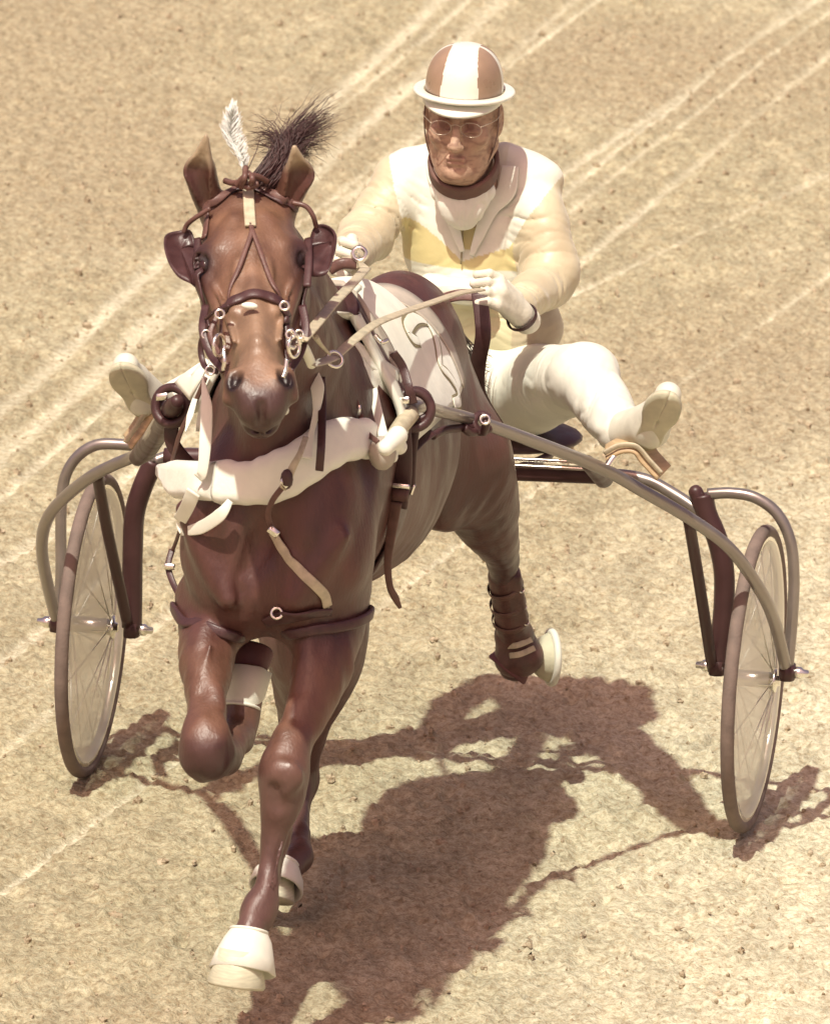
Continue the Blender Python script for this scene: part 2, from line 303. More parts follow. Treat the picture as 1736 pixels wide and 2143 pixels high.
def tube(pts, r, n=None, m=12, closed=False, straight=False):
    p = np.array(pts, float)
    rr = np.asarray(r, float) if np.ndim(r) else None
    if not straight: 
        n = n or max(8, int(len(p) * 8)); q = resample(p, n, closed)
        if rr is not None: rr = np.interp(np.linspace(0, 1, n), np.linspace(0, 1, len(rr)), rr)
    else: q = p
    t = tangents(q, closed); nr = np.zeros_like(q); a = np.cross(t[0], [.3, .2, 1.]); nr[0] = a / np.linalg.norm(a)
    for i in range(1, len(q)): b = nr[i - 1] - (nr[i - 1] @ t[i]) * t[i]; nr[i] = b / (np.linalg.norm(b) + 1e-9)
    return sweep(q, nr, circ(m, 1.), closed, rr if rr is not None else np.full(len(q), r))
def rrect(w, h, m=3):
    c = min(w, h) * .48; o = []
    for cx, cy, a0 in ((w / 2 - c, h / 2 - c, 0), (-w / 2 + c, h / 2 - c, 90), (-w / 2 + c, -h / 2 + c, 180), (w / 2 - c, -h / 2 + c, 270)):
        for i in range(m): a = math.radians(a0 + 90 * i / (m - 1)); o.append((cx + c * math.cos(a), cy + c * math.sin(a)))
    return np.array(o)
def strap(pts, w, th=.004, nr=None, n=None, closed=False, scale=None):
    p = resample(pts, n or len(pts) * 7, closed)
    if nr is None: nr = V(0, -1, .25)
    N = np.tile(nr, (len(p), 1)) if np.ndim(nr) == 1 else resample(nr, len(p), closed)
    if scale is not None: scale = np.interp(np.linspace(0, 1, len(p)), np.linspace(0, 1, len(scale)), scale); scale = np.stack([scale, np.ones_like(scale)], 1)
    return sweep(p, N, rrect(w, th), closed, scale)
def lace(prims, pts, w, th=.004, off=.0035, n=None, closed=False, scale=None, loft=None):
    """a strap laid on a body: follows its surface"""
    p = resample(pts, n or len(pts) * 8, closed)
    if loft is not None:
        l = np.interp(np.linspace(0, 1, len(p)), np.linspace(0, 1, len(loft)), loft)
    else: l = 0
    q, N = hug(prims, p, off); q = q + N * (np.ones(len(q)) * l)[:, None]
    if scale is not None: scale = np.interp(np.linspace(0, 1, len(p)), np.linspace(0, 1, len(scale)), scale); scale = np.stack([scale, np.ones_like(scale)], 1)
    return sweep(q, N, rrect(w, th), closed, scale)
def lathe(c, axis, prof, m=32, a0=None):
    """prof: list of (along, radius)"""
    c = np.asarray(c, float); ax = nrm(axis); u = nrm(np.cross(ax, [.21, .13, .9] if a0 is None else a0)); w_ = np.cross(ax, u); an = np.arange(m) * 2 * math.pi / m
    ring = u[None] * np.cos(an)[:, None] + w_[None] * np.sin(an)[:, None]
    v = np.concatenate([c + ax * t + ring * r for t, r in prof]); k = len(prof)
    f = [(i * m + j, i * m + (j + 1) % m, (i + 1) * m + (j + 1) % m, (i + 1) * m + j) for i in range(k - 1) for j in range(m)]
    return v, f
def ring(c, axis, R, r, m=28, k=8):
    c = np.asarray(c, float); ax = nrm(axis); u = nrm(np.cross(ax, [.21, .13, .9])); w_ = np.cross(ax, u); an = np.arange(m) * 2 * math.pi / m
    return tube([c + (u * math.cos(a) + w_ * math.sin(a)) * R for a in an], r, m=k, closed=True, straight=True)
def ball(c, r, m=14, M=None):
    r = np.ones(3) * r; v = []; f = []; n = m // 2 + 1
    for i in range(n):
        for j in range(m): a = math.pi * i / (n - 1); b = 2 * math.pi * j / m; v.append((math.sin(a) * math.cos(b), math.sin(a) * math.sin(b), math.cos(a)))
    v = np.array(v) * r
    if M is not None: v = v @ np.asarray(M)
    return v + np.asarray(c), [(i * m + j, i * m + (j + 1) % m, (i + 1) * m + (j + 1) % m, (i + 1) * m + j) for i in range(n - 1) for j in range(m)]
def box(c, x, y, z, sx, sy, sz, bev=.0):
    c = np.asarray(c, float); x, y, z = nrm(x) * sx / 2, nrm(y) * sy / 2, nrm(z) * sz / 2
    p = rrect(sx, sy, 3) if bev else None
    if bev:
        v = np.concatenate([c + nrm(x) * p[:, :1] + nrm(y) * p[:, 1:] + z * s for s in (-1, 1)]); m = len(p)
        return v, [(j, (j + 1) % m, m + (j + 1) % m, m + j) for j in range(m)] + [list(range(m))[::-1], list(range(m, 2 * m))]
    v = [c + a * x + b * y + d * z for a in (-1, 1) for b in (-1, 1) for d in (-1, 1)]
    return v, [(0, 1, 3, 2), (4, 6, 7, 5), (0, 4, 5, 1), (2, 3, 7, 6), (0, 2, 6, 4), (1, 5, 7, 3)]
def sheet(G, N, th):
    """grid of points (a,b,3) with normals -> thin closed sheet"""
    a, b = G.shape[:2]; v = np.concatenate([(G + N * th / 2).reshape(-1, 3), (G - N * th / 2).reshape(-1, 3)]); o = a * b; f = []
    I = lambda i, j: i * b + j
    for i in range(a - 1):
        for j in range(b - 1): f += [(I(i, j), I(i, j + 1), I(i + 1, j + 1), I(i + 1, j)), (o + I(i, j), o + I(i + 1, j), o + I(i + 1, j + 1), o + I(i, j + 1))]
    for i in range(a - 1): f += [(I(i, 0), I(i + 1, 0), o + I(i + 1, 0), o + I(i, 0)), (I(i + 1, b - 1), I(i, b - 1), o + I(i, b - 1), o + I(i + 1, b - 1))]
    for j in range(b - 1): f += [(I(0, j + 1), I(0, j), o + I(0, j), o + I(0, j + 1)), (I(a - 1, j), I(a - 1, j + 1), o + I(a - 1, j + 1), o + I(a - 1, j))]
    return v, f
def paint(o, cols, name='tone'):
    a = o.data.color_attributes.new(name, 'FLOAT_COLOR', 'POINT'); c = np.ones((len(o.data.vertices), 4), np.float32); c[:, :3] = cols
    a.data.foreach_set('color', c.ravel())
def relax(v, q, w_, it):
    e = np.concatenate([q[:, [0, 1]], q[:, [1, 2]], q[:, [2, 3]], q[:, [3, 0]]]); cnt = np.bincount(e[:, 0], minlength=len(v)) + np.bincount(e[:, 1], minlength=len(v)) + 1e-9
    for _ in range(it):
        s = np.stack([np.bincount(e[:, 0], v[e[:, 1], k], len(v)) + np.bincount(e[:, 1], v[e[:, 0], k], len(v)) for k in range(3)], 1) / cnt[:, None]; v = v + (s - v) * w_[:, None]
    return v
def body(name, prims, h, mat, parent=None, col=None, disp=None, post=None, **k):
    v, q = mesh_sdf(prims, h, disp)
    if post is not None: v = post(v, q)
    o = obj(name, v, q, mat, parent, **k)
    if col is not None: paint(o, col(v, prims))
    return o
_L = np.random.RandomState(7).rand(64, 64, 64).astype(np.float32)
def vnoise(p, s):
    q = np.asarray(p) * s + 100.; i = np.floor(q).astype(int); f = q - i; f = f * f * (3 - 2 * f); r = 0
    for a in (0, 1):
        for b in (0, 1):
            for c in (0, 1):
                wt = (f[..., 0] if a else 1 - f[..., 0]) * (f[..., 1] if b else 1 - f[..., 1]) * (f[..., 2] if c else 1 - f[..., 2])
                r = r + wt * _L[(i[..., 0] + a) % 64, (i[..., 1] + b) % 64, (i[..., 2] + c) % 64]
    return r
def mixc(a, b, t): t = np.clip(t, 0, 1)[:, None]; return np.asarray(a) * (1 - t) + np.asarray(b) * t

# ---------------------------------------------------------------- materials
def material(name, col, rough=.6, metal=0., spec=.5, noise=.15, nscale=30., bump=.0, bscale=200., attr=None, sheen=0., coat=0., alpha=1., rvar=.08, stretch=None, trans=0., sss=0.):
    m = bpy.data.materials.new(name); m.use_nodes = True; nt = m.node_tree; b = nt.nodes['Principled BSDF']
    N = nt.nodes.new; L = nt.links.new
    tc = N('ShaderNodeTexCoord'); src = tc.outputs['Object']
    if stretch: mp = N('ShaderNodeMapping'); mp.inputs['Scale'].default_value = stretch; L(src, mp.inputs[0]); src = mp.outputs[0]
    nz = N('ShaderNodeTexNoise'); nz.inputs['Scale'].default_value = nscale; nz.inputs['Detail'].default_value = 5; L(src, nz.inputs['Vector'])
    rmp = N('ShaderNodeMapRange'); rmp.inputs[1].default_value = .3; rmp.inputs[2].default_value = .7; rmp.inputs[3].default_value = 1 - noise; rmp.inputs[4].default_value = 1 + noise; L(nz.outputs[0], rmp.inputs[0])
    mx = N('ShaderNodeMix'); mx.data_type = 'RGBA'; mx.blend_type = 'MULTIPLY'; mx.inputs[0].default_value = 1
    if attr: at = N('ShaderNodeAttribute'); at.attribute_name = attr; L(at.outputs['Color'], mx.inputs[6])
    else: mx.inputs[6].default_value = (*col, 1)
    L(rmp.outputs[0], mx.inputs[7]); L(mx.outputs[2], b.inputs['Base Color'])
    r2 = N('ShaderNodeMapRange'); r2.inputs[1].default_value = .3; r2.inputs[2].default_value = .7; r2.inputs[3].default_value = max(.02, rough - rvar); r2.inputs[4].default_value = min(1, rough + rvar); L(nz.outputs[0], r2.inputs[0]); L(r2.outputs[0], b.inputs['Roughness'])
    b.inputs['Metallic'].default_value = metal; b.inputs['Specular IOR Level'].default_value = spec; b.inputs['Sheen Weight'].default_value = sheen; b.inputs['Coat Weight'].default_value = coat; b.inputs['Alpha'].default_value = alpha
    if sss: b.inputs['Subsurface Weight'].default_value = sss; b.inputs['Subsurface Scale'].default_value = .01
    if bump:
        n2 = N('ShaderNodeTexNoise'); n2.inputs['Scale'].default_value = bscale; n2.inputs['Detail'].default_value = 4; L(src, n2.inputs['Vector'])
        bp = N('ShaderNodeBump'); bp.inputs['Strength'].default_value = bump; bp.inputs['Distance'].default_value = .004; L(n2.outputs[0], bp.inputs['Height']); L(bp.outputs[0], b.inputs['Normal'])
    return m
M = dict(
    coat=material('bay_coat', (0, 0, 0), .43, noise=.25, nscale=22, bump=.3, bscale=170, attr='tone', spec=.55, rvar=.12, sheen=.0, stretch=(1, 1, .35)),
    hair=material('dark_hair', (.060, .027, .026), .5, noise=.3, nscale=60, stretch=(1, 1, .2)),
    leather=material('maroon_leather', (.055, .023, .023), .42, noise=.25, nscale=40, bump=.15, bscale=300, spec=.5),
    tan=material('pale_tan_leather', (.46, .41, .29), .6, noise=.2, nscale=50, bump=.2, bscale=250),
    brownstrap=material('brown_leather', (.115, .056, .045), .45, noise=.2, nscale=50, bump=.15, bscale=250),
    white=material('white_vinyl', (.74, .75, .65), .5, noise=.05, nscale=12, bump=.15, bscale=60),
    cloth=material('white_cloth', (.74, .75, .65), .85, noise=.07, nscale=18, bump=.5, bscale=40, sheen=.2),
    greyedge=material('grey_binding', (.40, .36, .30), .8, noise=.12),
    olive=material('olive_figure', (.25, .22, .13), .85, noise=.1),
    chrome=material('bright_metal', (.86, .84, .76), .22, metal=1., noise=.05),
    tubing=material('dark_painted_tube', (.055, .024, .024), .42, noise=.15, nscale=20, spec=.4),
    steel=material('dull_plated_tube', (.27, .24, .22), .36, metal=.7, noise=.07, nscale=30, spec=.9, coat=.4),
    tyre=material('dusty_tyre', (.165, .125, .105), .85, noise=.2, nscale=25, bump=.3, bscale=180),
    rubber=material('dark_rubber', (.12, .042, .048), .7, noise=.2),
    bell=material('white_rubber', (.66, .66, .57), .6, noise=.10, nscale=18, bump=.1, bscale=60),
    hoofm=material('pale_hoof', (.52, .51, .38), .5, noise=.15, nscale=40, stretch=(1, 1, 6)),
    boot=material('brown_leather_boot', (.095, .043, .037), .45, noise=.3, nscale=35, bump=.3, bscale=150),
    skin=material('skin', (0, 0, 0), .55, noise=.14, nscale=55, bump=.35, bscale=180, attr='tone', spec=.4),
    jacket=material('silk_jacket', (0, 0, 0), .48, noise=.05, nscale=30, bump=.15, bscale=90, attr='tone', sheen=.2),
    trousers=material('white_trousers', (.68, .69, .60), .8, noise=.04, nscale=14, bump=.2, bscale=60),
    glove=material('white_glove', (.64, .62, .51), .75, noise=.08, nscale=50, bump=.3, bscale=120),
    sole=material('grey_sole', (.50, .48, .35), .8, noise=.12, nscale=30, bump=.2, bscale=140),
    bootw=material('white_boot_leather', (.62, .62, .52), .6, noise=.08, nscale=40),
    brownpanel=material('tan_helmet_panel', (.30, .205, .14), .35, noise=.12, nscale=20, spec=.6),
    helmet=material('white_helmet', (.70, .71, .62), .3, noise=.04, nscale=20, spec=.6),
    wood=material('varnished_wood', (.42, .31, .18), .5, noise=.3, nscale=12, stretch=(1, 1, 8)),
    frame=material('glasses_frame', (.48, .40, .31), .3, metal=.6),
    feather=material('white_feather', (.68, .70, .66), .7, noise=.1, nscale=80),
    spoke=material('steel_spoke', (.75, .73, .66), .35, metal=.7),
)
def disc_material():
    m = bpy.data.materials.new('milky_disc'); m.use_nodes = True; nt = m.node_tree; nt.nodes.clear(); N = nt.nodes.new; L = nt.links.new
    p = N('ShaderNodeBsdfPrincipled'); p.inputs['Base Color'].default_value = (.80, .78, .68, 1); p.inputs['Roughness'].default_value = .3
    t = N('ShaderNodeBsdfTransparent'); mx = N('ShaderNodeMixShader'); o = N('ShaderNodeOutputMaterial')
    tc = N('ShaderNodeTexCoord'); nz = N('ShaderNodeTexNoise'); nz.inputs['Scale'].default_value = 7; mr = N('ShaderNodeMapRange'); mr.inputs[3].default_value = .46; mr.inputs[4].default_value = .62
    L(tc.outputs['Object'], nz.inputs['Vector']); L(nz.outputs[0], mr.inputs[0]); L(mr.outputs[0], mx.inputs[0]); L(t.outputs[0], mx.inputs[1]); L(p.outputs[0], mx.inputs[2]); L(mx.outputs[0], o.inputs[0])
    return m
M['disc'] = disc_material()
def glass_material():
    m = bpy.data.materials.new('lens_glass'); m.use_nodes = True; nt = m.node_tree; nt.nodes.clear(); N = nt.nodes.new; L = nt.links.new
    g = N('ShaderNodeBsdfGlossy'); g.inputs['Roughness'].default_value = .05; t = N('ShaderNodeBsdfTransparent'); mx = N('ShaderNodeMixShader'); o = N('ShaderNodeOutputMaterial'); mx.inputs[0].default_value = .10
    L(t.outputs[0], mx.inputs[1]); L(g.outputs[0], mx.inputs[2]); L(mx.outputs[0], o.inputs[0]); return m
M['lens'] = glass_material()

# ---------------------------------------------------------------- the dirt track
def ground_material():
    m = bpy.data.materials.new('track_dirt'); m.use_nodes = True; nt = m.node_tree; b = nt.nodes['Principled BSDF']; N = nt.nodes.new; L = nt.links.new
    tc = N('ShaderNodeTexCoord'); at = N('ShaderNodeAttribute'); at.attribute_name = 'tone'
    n1 = N('ShaderNodeTexNoise'); n1.inputs['Scale'].default_value = 62; n1.inputs['Detail'].default_value = 6; n1.inputs['Roughness'].default_value = .65
    n2 = N('ShaderNodeTexNoise'); n2.inputs['Scale'].default_value = 190; n2.inputs['Detail'].default_value = 4
    r1 = N('ShaderNodeValToRGB'); r1.color_ramp.elements[0].position = .33; r1.color_ramp.elements[0].color = (.58, .51, .44, 1); r1.color_ramp.elements[1].position = .62; r1.color_ramp.elements[1].color = (1.08, 1.08, 1.06, 1)
    r2 = N('ShaderNodeMapRange'); r2.inputs[1].default_value = .3; r2.inputs[2].default_value = .7; r2.inputs[3].default_value = .84; r2.inputs[4].default_value = 1.14
    a = N('ShaderNodeMix'); a.data_type = 'RGBA'; a.blend_type = 'MULTIPLY'; a.inputs[0].default_value = 1; c = N('ShaderNodeMix'); c.data_type = 'RGBA'; c.blend_type = 'MULTIPLY'; c.inputs[0].default_value = 1
    for n in (n1, n2): L(tc.outputs['Object'], n.inputs['Vector'])
    L(n1.outputs[0], r1.inputs[0]); L(n2.outputs[0], r2.inputs[0]); L(at.outputs['Color'], a.inputs[6]); L(r1.outputs[0], a.inputs[7]); L(a.outputs[2], c.inputs[6]); L(r2.outputs[0], c.inputs[7]); L(c.outputs[2], b.inputs['Base Color'])
    b.inputs['Roughness'].default_value = .95; b.inputs['Specular IOR Level'].default_value = .15
    add = N('ShaderNodeMath'); add.operation = 'ADD'; L(n1.outputs[0], add.inputs[0]); L(n2.outputs[0], add.inputs[1])
    bp = N('ShaderNodeBump'); bp.inputs['Strength'].default_value = .7; bp.inputs['Distance'].default_value = .008; L(add.outputs[0], bp.inputs['Height']); L(bp.outputs[0], b.inputs['Normal'])
    return m
M['dirt'] = ground_material()
# wheel ruts left by earlier carts: (x at y=0, slope dx/dy, half width)
RUTS = [(-1.693, -0.0017, 0.045), (-1.602, 0.0084, 0.05), (-1.549, 0.0255, 0.03), (-1.771, 0.0163, 0.022), (-1.735, 0.2271, 0.028), (-1.162, 0.0517, 0.022), (-1.776, 0.0572, 0.022), (-1.502, 0.0934, 0.03), (-1.196, 0.068, 0.02), (-0.942, 0.0556, 0.03), (-0.58, 0.1055, 0.02)]
def rut_mask(x, y):
    m = 0
    for x0, sl, hw in RUTS:
        d = np.abs(x - (x0 + sl * y) - .004 * np.sin(y * 1.3 + x0 * 9)) / (hw * .55); m = np.maximum(m, np.clip(1.4 - d, 0, 1) ** .8 * (.55 + .45 * np.sin(y * .9 + x0 * 7) ** 2))
    return m
def ground_height(x, y):
    p = np.stack([x, y, x * 0], -1); q = p * V(1, .8, 1)
    bl = lambda n: 1 - np.abs(2 * n - 1); a = bl(vnoise(q, 17)) * .26 + bl(vnoise(q + 3.1, 37)) * .42 + vnoise(q + 7.7, 74) * .50
    cl = np.clip(vnoise(q + 9.3, 38) - .62, 0, 1) * vnoise(q + 5, 90); pit = np.clip(.30 - vnoise(q + 2.2, 27), 0, 1)
    r = rut_mask(x, y)
    return (a - .52) * .030 * (1 - .85 * r) + cl * .060 * (1 - r) - pit * .060 * (1 - r) - r * .004 + (vnoise(p + 4, 1.3) - .5) * .02
def spaced(lo, hi, st, far, g=1.35):
    a = list(np.arange(lo, hi, st)); s = st; x = lo; left = []
    while x > -far: s *= g; x -= s; left.append(x)
    s = st; x = a[-1]; right = []
    while x < far: s *= g; x += s; right.append(x)
    return np.array(left[::-1] + a + right)
gx, gy = spaced(-3.1, 2.4, .0085, 600), spaced(-2.9, 9.6, .0105, 600)
GX, GY = np.meshgrid(gx, gy, indexing='ij')
fade = np.clip(1 - np.maximum(np.maximum(-3.4 - GX, GX - 2.7), np.maximum(-3.2 - GY, GY - 10)) / 1.5, 0, 1)
GZ = ground_height(GX, GY) * fade
gv = np.stack([GX, GY, GZ], -1).reshape(-1, 3); ni, nj = GX.shape
I = (np.arange(ni - 1)[:, None] * nj + np.arange(nj - 1)[None]).ravel()
gf = np.stack([I, I + nj, I + nj + 1, I + 1], 1)
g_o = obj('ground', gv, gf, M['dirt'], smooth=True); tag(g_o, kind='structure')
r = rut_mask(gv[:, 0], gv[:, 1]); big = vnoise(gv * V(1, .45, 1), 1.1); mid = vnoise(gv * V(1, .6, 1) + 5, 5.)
flare = np.clip((gv[:, 0] + .05 + .25 * (big - .5) * 2 + .02 * gv[:, 1]) / 1.1, 0, 1) * .8  # flare painted into the dirt colour, paler towards the right
c = mixc((.405, .378, .260), (.65, .635, .49), np.maximum(flare, np.clip(r * .85, 0, 1)) + (mid - .5) * .35)
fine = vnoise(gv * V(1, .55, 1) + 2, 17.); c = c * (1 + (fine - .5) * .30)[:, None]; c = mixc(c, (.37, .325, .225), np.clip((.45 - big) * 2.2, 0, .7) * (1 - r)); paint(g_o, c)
# loose crumbs of dirt
def crumbs(n, seed):
    rs = np.random.RandomState(seed); mb = MB(); bv, bf = ball((0, 0, 0), 1, 6)
    x = rs.uniform(-2.6, 1.7, n); y = rs.uniform(-2.6, 8.5, n); s = .0025 + .0085 * rs.rand(n) ** 4; z = ground_height(x, y)
    for i in range(n):
        rr = s[i] * rs.uniform(.6, 1.3, 3); v = bv * rr * (1 + .25 * rs.randn(len(bv), 1)); mb.add((v + (x[i], y[i], z[i] + s[i] * .25), bf))
    return mb
o = crumbs(9000, 3).obj('dirt_crumbs', M['dirt'], smooth=False); paint(o, np.tile((.46, .40, .29), (len(o.data.vertices), 1))); tag(o, 'loose crumbs of pale brown dirt strewn over the track', 'dirt', kind='stuff')

# ---------------------------------------------------------------- the horse
def seg_d(v, a, b):
    ab = b - a; t = np.clip(((v - a) @ ab) / (ab @ ab), 0, 1); return np.linalg.norm(v - a - t[:, None] * ab, axis=1)
def coat(v, prims):
    n1 = vnoise(v, 6.); n2 = vnoise(v, 17.)
    c = mixc((.058, .022, .019), (.098, .040, .030), n1 * .8 + n2 * .3 - .1)
    # lighter, tan-shaded face; darker muzzle and lips
    q = v - HO; s = q @ hu; n = q @ hn; w_ = np.abs(q @ hw); head = (s > -.03) & (w_ < .2) & (n > -.24) & (v[:, 1] < -1.85) & (s < .7)
    face = np.clip((s + .02) / .08, 0, 1) * np.clip((n + .12) / .06, 0, 1) * np.clip((.10 - w_) / .03, 0, 1) * head
    c = mixc(c, (.185, .100, .060), face * (.45 + .65 * vnoise(v + 3, 26.))); 
    nose = np.exp(-((s - .40) / .12) ** 2) * np.clip((.062 - w_) / .015, 0, 1) * np.clip((n + .08) / .05, 0, 1) * head
    c = mixc(c, (.27, .185, .12), nose * .6)  # sunlit highlight down the nose painted into the coat colour
    c = mixc(c, (.035, .014, .013), np.exp(-(((s - .17) / .05) ** 2 + ((w_ - .10) / .030) ** 2)) * 1.1 * head * (n > -.12))
    c = mixc(c, (.050, .024, .022), np.clip((s - .512) / .03, 0, 1) * head * .95)
    for sx in (-1, 1):
        d = np.linalg.norm(v - H(sx * .049, .510, -.022), axis=1); c = mixc(c, (.014, .006, .006), np.clip(1.8 - d / .019, 0, 1) * (n < -.008))
        e = np.linalg.norm(v - H(sx * .086, .168, -.042), axis=1); c = mixc(c, (.012, .006, .006), np.clip(2.0 - e / .015, 0, 1))
    # ears pale inside
    ear = (s < .07) & (v[:, 2] > HO[2] + .03) & (v[:, 1] < -1.9); lo_ = np.clip((v[:, 2] - HO[2] - .035) / .03, 0, 1); c = mixc(c, (.40, .32, .21), ear * lo_ * (.6 + .4 * n2)); c = mixc(c, (.07, .03, .025), ear * np.clip((v[:, 2] - HO[2] - .125) / .03, 0, 1) * (q @ hw < 0))
    # dusty grey-brown lower legs
    low = np.clip((.70 - v[:, 2]) / .10, 0, 1); c = mixc(c, (.105, .058, .048), low * (.75 + .6 * (n2 - .5)))
    fa = np.clip((.85 - v[:, 2]) / .05, 0, 1) * (v[:, 1] < -1.6) * (1 - low); c = mixc(c, (.150, .078, .048), fa * (.35 + .5 * n2))
    kn = np.exp(-(np.linalg.norm(v - V(-0.0105, -2.0700, 0.6396), axis=1) / .075) ** 2); c = mixc(c, (.045, .018, .018), kn * np.clip((.71 - v[:, 2]) / .03, 0, 1) * 1.3)
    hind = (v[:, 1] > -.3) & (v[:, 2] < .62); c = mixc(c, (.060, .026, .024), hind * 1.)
    return c
hp = V(-0.0551, -1.3000, 0.5250)
horse = thing('racehorse', 'bay trotting horse coming head-on in white breast collar and blinkers', 'horse', (HX, -1.2, 0))
def flesh(p):
    z = p[..., 2]; lg = np.clip((.95 - z) / .15, 0, 1)
    return (vnoise(p * V(1, 1, .28), 42.) - .5) * .0075 * lg + (vnoise(p, 8.) - .5) * .009 * (1 - lg) + (vnoise(p * V(1, .5, 1), 30.) - .5) * .0016
body('body', HORSE, .0045, M['coat'], horse, coat, flesh, lambda v, q: relax(v, q, np.where(v[:, 1] > -1.35, .55, np.where((v[:, 2] < .98) | (v[:, 1] > -1.8), .22, 0.)), 9))
# hair: blown forelock, short mane, tail
def strands(paths, r, n, spread, seed, taper=.15):
    rs = np.random.RandomState(seed); mb = MB()
    for i in range(n):
        p = paths[rs.randint(len(paths))]; p = resample(p, 9); k = np.linspace(0, 1, 9); o = rs.randn(3) * spread[0]; e = rs.randn(3) * spread[1]
        q = p + o + e * k[:, None] ** 1.5 + .004 * rs.randn(9, 3) * k[:, None]
        mb.add(tube(q, np.linspace(r, r * taper, 9) * rs.uniform(.6, 1.3), m=4, straight=True))
    return mb
strands([[V(0.0196, -1.9500, 1.7704), V(0.0405, -1.9200, 1.8060), V(0.0640, -1.8800, 1.8428), V(0.0959, -1.8200, 1.8744), V(0.1223, -1.7800, 1.8896)], [V(0.0268, -1.9400, 1.7756), V(0.0546, -1.9200, 1.8119), V(0.0691, -1.8800, 1.8336), V(0.0842, -1.8400, 1.8411), V(0.0950, -1.8200, 1.8207)], [V(0.0411, -1.9400, 1.7767), V(0.0595, -1.9200, 1.8075), V(0.0588, -1.9000, 1.8416), V(0.0397, -1.8800, 1.8533), V(0.0067, -1.8600, 1.8505)],
         [V(0.0222, -1.9400, 1.7704), V(0.0476, -1.9200, 1.7951), V(0.0647, -1.8800, 1.8237), V(0.0830, -1.8600, 1.8594), V(0.1052, -1.8000, 1.8711)]], .0013, 640, (.009, .020), 1).obj('forelock', M['hair'], horse)
mane = [[V(HX - .01, y, z), V(HX - .02, y + .03, z + .012), V(HX - .05, y + .06, z - .01), V(HX - .08, y + .07, z - .06)] for y, z in ((-1.86, 1.70), (-1.8, 1.65), (-1.72, 1.58), (-1.62, 1.50), (-1.52, 1.44))]
strands(mane, .0022, 170, (.010, .012), 2).obj('mane', M['hair'], horse)
strands([[V(HX, -.34, 1.15), V(HX, -.22, 1.12), V(HX + .01, -.06, 1.05), V(HX + .01, .08, .97), V(HX + .02, .16, .93)]], .0032, 220, (.014, .018), 5).obj('tail', M['hair'], horse)
# eyes sit in the sockets
for s in (-1, 1): obj('eye', *ball(H(s * .090, .168, -.043), (.013, .016, .014), 14, HM), material('eye_dark', (.03, .012, .012), .08, noise=.1), horse)
# hooves
obj('hoof', *lathe(V(0.0883, -2.1700, 0.2831), V(0.0851, -2.1850, 0.2185) - V(0.0883, -2.1700, 0.2831), [(-.005, .001), (-.004, .042), (.03, .050), (.064, .058), (.070, .055), (.072, .001)]), M['hoofm'], horse)
obj('hoof', *lathe(V(-0.0727, -1.0600, 0.1077), V(-0.0752, -1.0800, 0.0718) - V(-0.0727, -1.0600, 0.1077), [(-.01, .001), (-.01, .034), (.036, .044), (.040, .042), (.040, .001)]), M['hoofm'], horse)
obj('hoof', *lathe(V(-0.0092, -1.7400, 0.7294), V(-0.0080, -1.7000, 0.7807) - V(-0.0092, -1.7400, 0.7294), [(-.01, .001), (-.01, .034), (.05, .046), (.056, .044), (.056, .001)]), M['rubber'], horse)
obj('hoof', *lathe(V(0.1971, 0.1150, 0.3189), V(0.1700, 0.1000, 0.2795) - V(0.1971, 0.1150, 0.3189), [(-.012, .001), (-.012, .034), (.022, .046), (.036, .050), (.040, .047), (.040, .001)]), M['rubber'], horse)
# ---------------------------------------------------------------- boots on the legs
def bell_boot(label, a, d, prof, lip=None, a0=None):
    t = thing('bell_boot', label, 'horse boot', tuple(a), 'white bell boots on the horse'); v, f = lathe(a, d, prof, 40, a0)
    v = v + (vnoise(v, 40)[:, None] - .5) * .004; obj('cuff', v, f, M['bell'], t)
    (k, rr) = prof[0]; obj('collar', *ring(a + nrm(d) * k, d, rr, .0035), M['bell'], t)
    return t
bell_boot('large white bell boot over the leading forehoof at the bottom', V(0.0957, -2.1300, 0.3157), V(0.0933, -2.1650, 0.2450) - V(0.0957, -2.1300, 0.3157), [(0, .036), (.02, .047), (.05, .058), (.082, .066), (.084, .062), (.05, .054), (.0, .033)])
bell_boot('white bell boot on the hind hoof seen behind the leading foreleg', V(-0.0701, -1.0300, 0.1379), V(-0.0734, -1.0900, 0.0850) - V(-0.0701, -1.0300, 0.1379), [(0, .034), (.03, .052), (.062, .058), (.064, .054), (.03, .048), (0, .031)])
bell_boot('white bell boot on the folded foreleg beneath the chest', V(-0.0102, -1.7750, 0.6711), V(-0.0088, -1.7350, 0.7450) - V(-0.0102, -1.7750, 0.6711), [(0, .036), (.03, .043), (.075, .050), (.077, .046), (.03, .040), (0, .033)])
t = thing('bell_boot', 'white round bell boot flaring off the trailing hind hoof', 'horse boot', tuple(V(0.2448, 0.1600, 0.3108)), 'white bell boots on the horse')
obj('cuff', *lathe(V(0.2242, 0.1400, 0.3129), V(.72, .35, -.02), [(0, .028), (.018, .044), (.040, .056), (.044, .054), (.018, .040), (0, .024)], 40), M['sole'], t)
obj('rim', *ring(V(0.2242, 0.1400, 0.3129) + nrm(V(.72, .35, -.02)) * .044, V(.72, .35, -.02), .056, .0085), M['bell'], t)
t = thing('shin_boot', 'brown leather shin boot strapped round the trailing hind cannon', 'horse boot', tuple(V(0.1952, 0.0000, 0.4797)))
sb = [cone(V(0.1874, -0.0250, 0.5330), V(0.1913, 0.0550, 0.4126), .036, .035, .01), cone(V(0.2144, -0.0400, 0.5337), V(0.2214, 0.0400, 0.4189), .012, .010, .012), cone(V(0.1913, 0.0550, 0.4126), V(0.1956, 0.0900, 0.3722), .034, .041, .01)]
body('sleeve', sb, .003, M['boot'], t)
